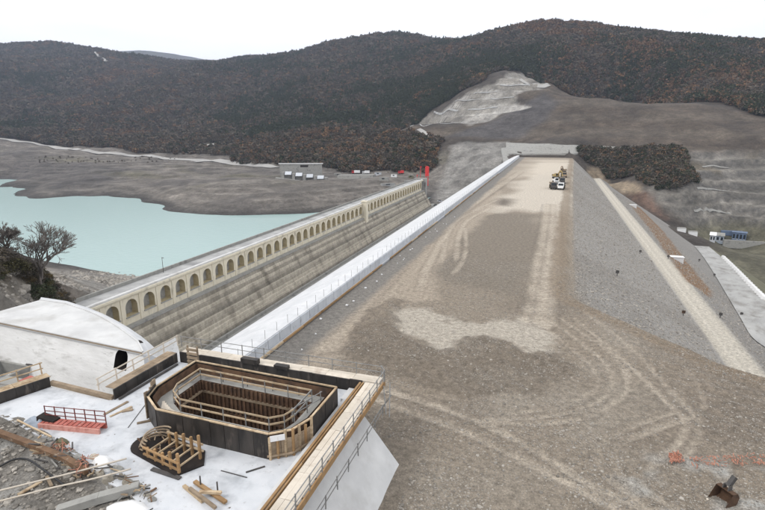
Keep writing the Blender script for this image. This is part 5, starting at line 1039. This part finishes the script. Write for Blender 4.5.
# --- the two denser copses near the dam ends
def copse(name, poly_px, n, size, mix, dmin=300):
    P = hp(poly_px, dmin); xs = [p[0] for p in P]; ys = [p[1] for p in P]
    x = rng.uniform(min(xs), max(xs), n); y = rng.uniform(min(ys), max(ys), n); k = soft(x, y, P, 6, 13, 1/22, 95) > 0.5; x, y = x[k], y[k]
    scatter_gn(name, np.c_[x, y, hlook(x, y)-0.4], rng.choice(7, len(x), p=mix), rng.uniform(0.6, 1.15, len(x))*size, protos)
copse('dark_copse', [(578,157),(600,150),(640,149),(684,152),(692,170),(696,187),(670,190),(650,186),(628,178),(600,164)], 5200, 0.72, [0.10,0.08,0.30,0.18,0.26,0.02,0.06])
copse('brown_copse', [(232,162),(262,150),(300,142),(340,137),(385,138),(425,137),(445,140),(436,160),(432,174),(400,172),(340,170),(300,166)], 7000, 1.05, [0.15,0.15,0.26,0.2,0.2,0.02,0.02])
# --- scrub on the mud flats and bare slopes
x, y, d_ = sector(5000, 420, 900); zz = hlook(x, y); k = (x < -100) & (zz > -20) & (zz < 14) & (vnoise(x, y, 1/70, 4, 96) > 0.12); scatter_gn('shore_scrub', np.c_[x[k], y[k], zz[k]-0.3], rng.choice([2,6,3], k.sum()), rng.uniform(0.15, 0.4, k.sum()), protos)
# --- bare trees and bushes on the near bank
def bare_tree(px, py, d, hgt, seed, label, spread=1.0):
    p = atd(px, py, d); p[2] = hlook(p[0], p[1])[0]; rr = random.Random(seed); tr = MB(); tw = MB()
    t = thing('bare_tree', tuple(p), label, 'tree', 'bare trees on the near bank')
    def grow(a, dr, L, r, lev):
        b = a+dr*L; mid = (a+b)/2+Vector((rr.gauss(0,1), rr.gauss(0,1), 0))*L*0.05
        (tr if lev < 2 else tw).tube([a, mid, b], r, 5 if lev < 2 else 3, False, max(r*0.62, 0.025))
        if lev >= 7: return
        for k in range(rr.choice((2,3,3)) if lev else 5):
            ax = Vector((rr.gauss(0,1), rr.gauss(0,1), rr.gauss(0,0.4))).normalized(); nd = (dr+ax*rr.uniform(0.35, 0.75)*spread+Vector((0,0,0.10))).normalized()
            grow(a.lerp(b, rr.uniform(0.6, 1.0)), nd, L*rr.uniform(0.62, 0.86), max(r*0.64, 0.03), lev+1)
    grow(Vector(p)-Vector((0,0,0.3)), Vector((rr.uniform(-.1,.1), 0, 1)), hgt*0.24, hgt*0.022, 0)
    part('trunk', tr, 'bark', t); part('crown', tw, 'bark', t)
bare_tree(40, 270, 116, 17.5, 5, 'rounded bare grey tree on the near bank above the lake', 1.05); bare_tree(9, 266, 118, 10.5, 9, 'thinner bare tree at the left edge above the lake')
bush_me = [crown_mesh('bush_leaves', m_, 900, 3.0, 2.2, False, 60+i, False, 0.085) for i, m_ in enumerate(('leaf_grey','leaf_olive','leaf_green','leaf_rust'))]
stem_me = [MB().tube([(0,0,-0.4),(0.1,0,1.6)],0.08,5,r2=0.03).tube([(0,0,-0.3),(-0.5,0.3,1.5)],0.06,5,r2=0.03).tube([(0,0,-0.3),(0.4,-0.4,1.4)],0.06,5,r2=0.03).mesh('bush_stems','bark')]
BL = ['dark tangled bush under the thinner bare tree','olive brown bush below the left bare tree','dark green bush at the foot of the rounded bare tree','grey thicket left of the rounded bare tree','olive bush on the lower bank at the left edge','yellowish shrub low on the near bank','grey brown thicket in the middle of the near bank','dark bush at the right foot of the rounded tree','olive shrub at the lower left edge of the bank','small grey bush just above the white roof','low olive shrub above the white roof corner','sparse grey bush on the rocky bank right of the trees','small dark bush on the pale rock by the roof corner','grey brush clump low at the left edge']
for i, (x, y, d, k, s) in enumerate(((4,268,116,0,1.3),(14,268,114,3,1.2),(36,272,112,2,1.15),(25,266,116,0,1.3),(6,286,98,1,1.1),(16,290,98,1,0.9),(30,285,102,0,1.2),(46,276,112,2,0.9),(2,296,92,3,0.9),(40,290,104,0,0.8),(28,296,96,1,0.7),(52,284,112,0,0.8),(58,293,105,2,0.45),(8,300,88,0,0.7))):
    p = atd(x, y, d); zz = hlook(p[0], p[1])[0]; t = thing('bush', (p[0],p[1],zz-0.2), BL[i], 'bush', 'bushes on the near bank', rz=i*1.3); s *= 0.98; k = 1 if k == 3 else k; t.scale = (s, s, s*0.85)
    for nm, me in (('foliage', bush_me[k]), ('stem', stem_me[0])):
        o = bpy.data.objects.new(nm, me); COL.objects.link(o); o.parent = t

brush = bpy.data.collections.new('brush_kinds')
for i, m_ in enumerate(('leaf_grey','leaf_olive','leaf_green','leaf_grey')):
    o = bpy.data.objects.new('brush_kind_%s' % 'abcd'[i], crown_mesh('brush_kind', m_, 320, 1.2, 0.95, False, 80+i, False, 0.10)); brush.objects.link(o)
N_ = 5200; x = rng.uniform(-128, -78, N_); y = rng.uniform(44, 82, N_); zz = hlook(x, y); k = (zz > -13) & (vnoise(x, y, 1/8, 3, 49) > -0.12)
x, y, zz = x[k], y[k], zz[k]; scatter_gn('bank_brush', np.c_[x, y, zz-0.15], rng.choice([0,1,2,3], len(x), p=[.35,.25,.15,.25]), rng.uniform(0.35, 1.1, len(x)), brush)

# ================================================================== LOOSE STONES
rocks = bpy.data.collections.new('stone_kinds')
for i in range(4):
    bm = bmesh.new(); bmesh.ops.create_icosphere(bm, subdivisions=1, radius=1.0); rr = random.Random(i)
    for v in bm.verts: v.co = Vector((v.co.x*rr.uniform(.7,1.2), v.co.y*rr.uniform(.6,1.1), v.co.z*rr.uniform(.45,.8)))
    me = bpy.data.meshes.new('stone_kind'); bm.to_mesh(me); bm.free(); me.materials.append(M['stone']); o = bpy.data.objects.new('stone_kind_%s' % 'abcd'[i], me); rocks.objects.link(o)
def ebil(x, y):
    i = np.clip(np.searchsorted(ex, x)-1, 0, len(ex)-2); j = np.clip(np.searchsorted(ey, y)-1, 0, len(ey)-2); a = (x-ex[i])/(ex[i+1]-ex[i]); b = (y-ey[j])/(ey[j+1]-ey[j])
    return (EZ[i,j]*(1-a)+EZ[i+1,j]*a)*(1-b)+(EZ[i,j+1]*(1-a)+EZ[i+1,j+1]*a)*b
N_ = 170000; x = rng.uniform(-24, 50, N_); y = 30+ (rng.random(N_)**1.5)*80; k = (edge_s(x, y) < 4) & ((x > -9.3) | (y > 40)) & (soft(x, y, PALE, 0.6, 1.6, 1/2.5, 53)+soft(x, y, COMP, 2.0, 2.5, 1/6, 45) < rng.random(N_)*1.1) & (vnoise(x, y, 1/5, 4, 98)+rng.uniform(-.5,.5,N_) > -0.05); x, y = x[k], y[k]
scatter_gn('gravel', np.c_[x, y, ebil(x, y)], rng.integers(0, 4, len(x)), np.clip(rng.lognormal(-3.05, 0.48, len(x)), 0.025, 0.3), rocks)
N_ = 60000; x = rng.uniform(4, 66, N_); y = 60+380*rng.random(N_)**1.5; s_ = edge_s(x, y); k = ((s_ > 1.5) & (s_ < 31)) | ((s_ > 38.5) & (s_ < 56)); x, y = x[k], y[k]
scatter_gn('slope_stones', np.c_[x, y, ebil(x, y)], rng.integers(0, 4, len(x)), np.clip(rng.lognormal(-2.0, 0.4, len(x)), 0.08, 0.5), rocks)
N_ = 16000; x = rng.uniform(-190, -76, N_); y = rng.uniform(44, 200, N_); zz = hlook(x, y); k = (zz > WZ-0.5) & (vnoise(x, y, 1/12, 4, 99) > -0.1) & ((x < -111) | (y < 80)); x, y, zz = x[k], y[k], zz[k]
scatter_gn('bank_rocks', np.c_[x, y, zz-0.1], rng.integers(0, 4, len(x)), np.clip(rng.lognormal(-1.0, 0.5, len(x)), 0.15, 1.4), rocks)
N_ = 5000; x = rng.uniform(-52, -17, N_); y = rng.uniform(10, 28, N_); k = ~inpoly(x, y, [(p[0], p[1]+0.2) for p in poly]); x, y = x[k], y[k]
scatter_gn('rubble', np.c_[x, y, [gz_(a, b) for a, b in zip(x, y)]], rng.integers(0, 4, len(x)), np.clip(rng.lognormal(-2.3, 0.55, len(x)), 0.05, 0.5), rocks)

N_ = 700; x = rng.uniform(-42, -15.2, N_); y = rng.uniform(20, 38.5, N_); u_ = rng.random(N_); dd2 = pdist(x, y, [(-40.5,25.7),(-36.5,24.9),(-31.9,24.0),(-26.8,22.3),(-22.2,20.9),(-19.5,19.6)], 1e6); k = inpoly(x, y, poly) & ~inpoly(x, y, O) & (u_ < 0.04+np.exp(-dd2/0.8)); x, y = x[k], y[k]
scatter_gn('floor_grit', np.c_[x, y, np.full(len(x), FZ+0.01)], rng.integers(0, 4, len(x)), np.clip(rng.lognormal(-3.0, 0.5, len(x)), 0.02, 0.14), rocks)

# ================================================================== HAZE
mh = bpy.data.materials.new('thin_haze'); mh.use_nodes = True; t = mh.node_tree; t.nodes.clear(); oo = t.nodes.new('ShaderNodeOutputMaterial'); pv = t.nodes.new('ShaderNodeVolumePrincipled')
pv.inputs['Color'].default_value = (0.66, 0.77, 1.0, 1); pv.inputs['Density'].default_value = 0.00011; pv.inputs['Anisotropy'].default_value = 0.2; t.links.new(pv.outputs[0], oo.inputs['Volume'])
hz_ = part('haze', MB().box(-7000, 6000, -900, 7500, -72, 760), None); hz_.data.materials.append(mh); tag(hz_, kind='stuff')
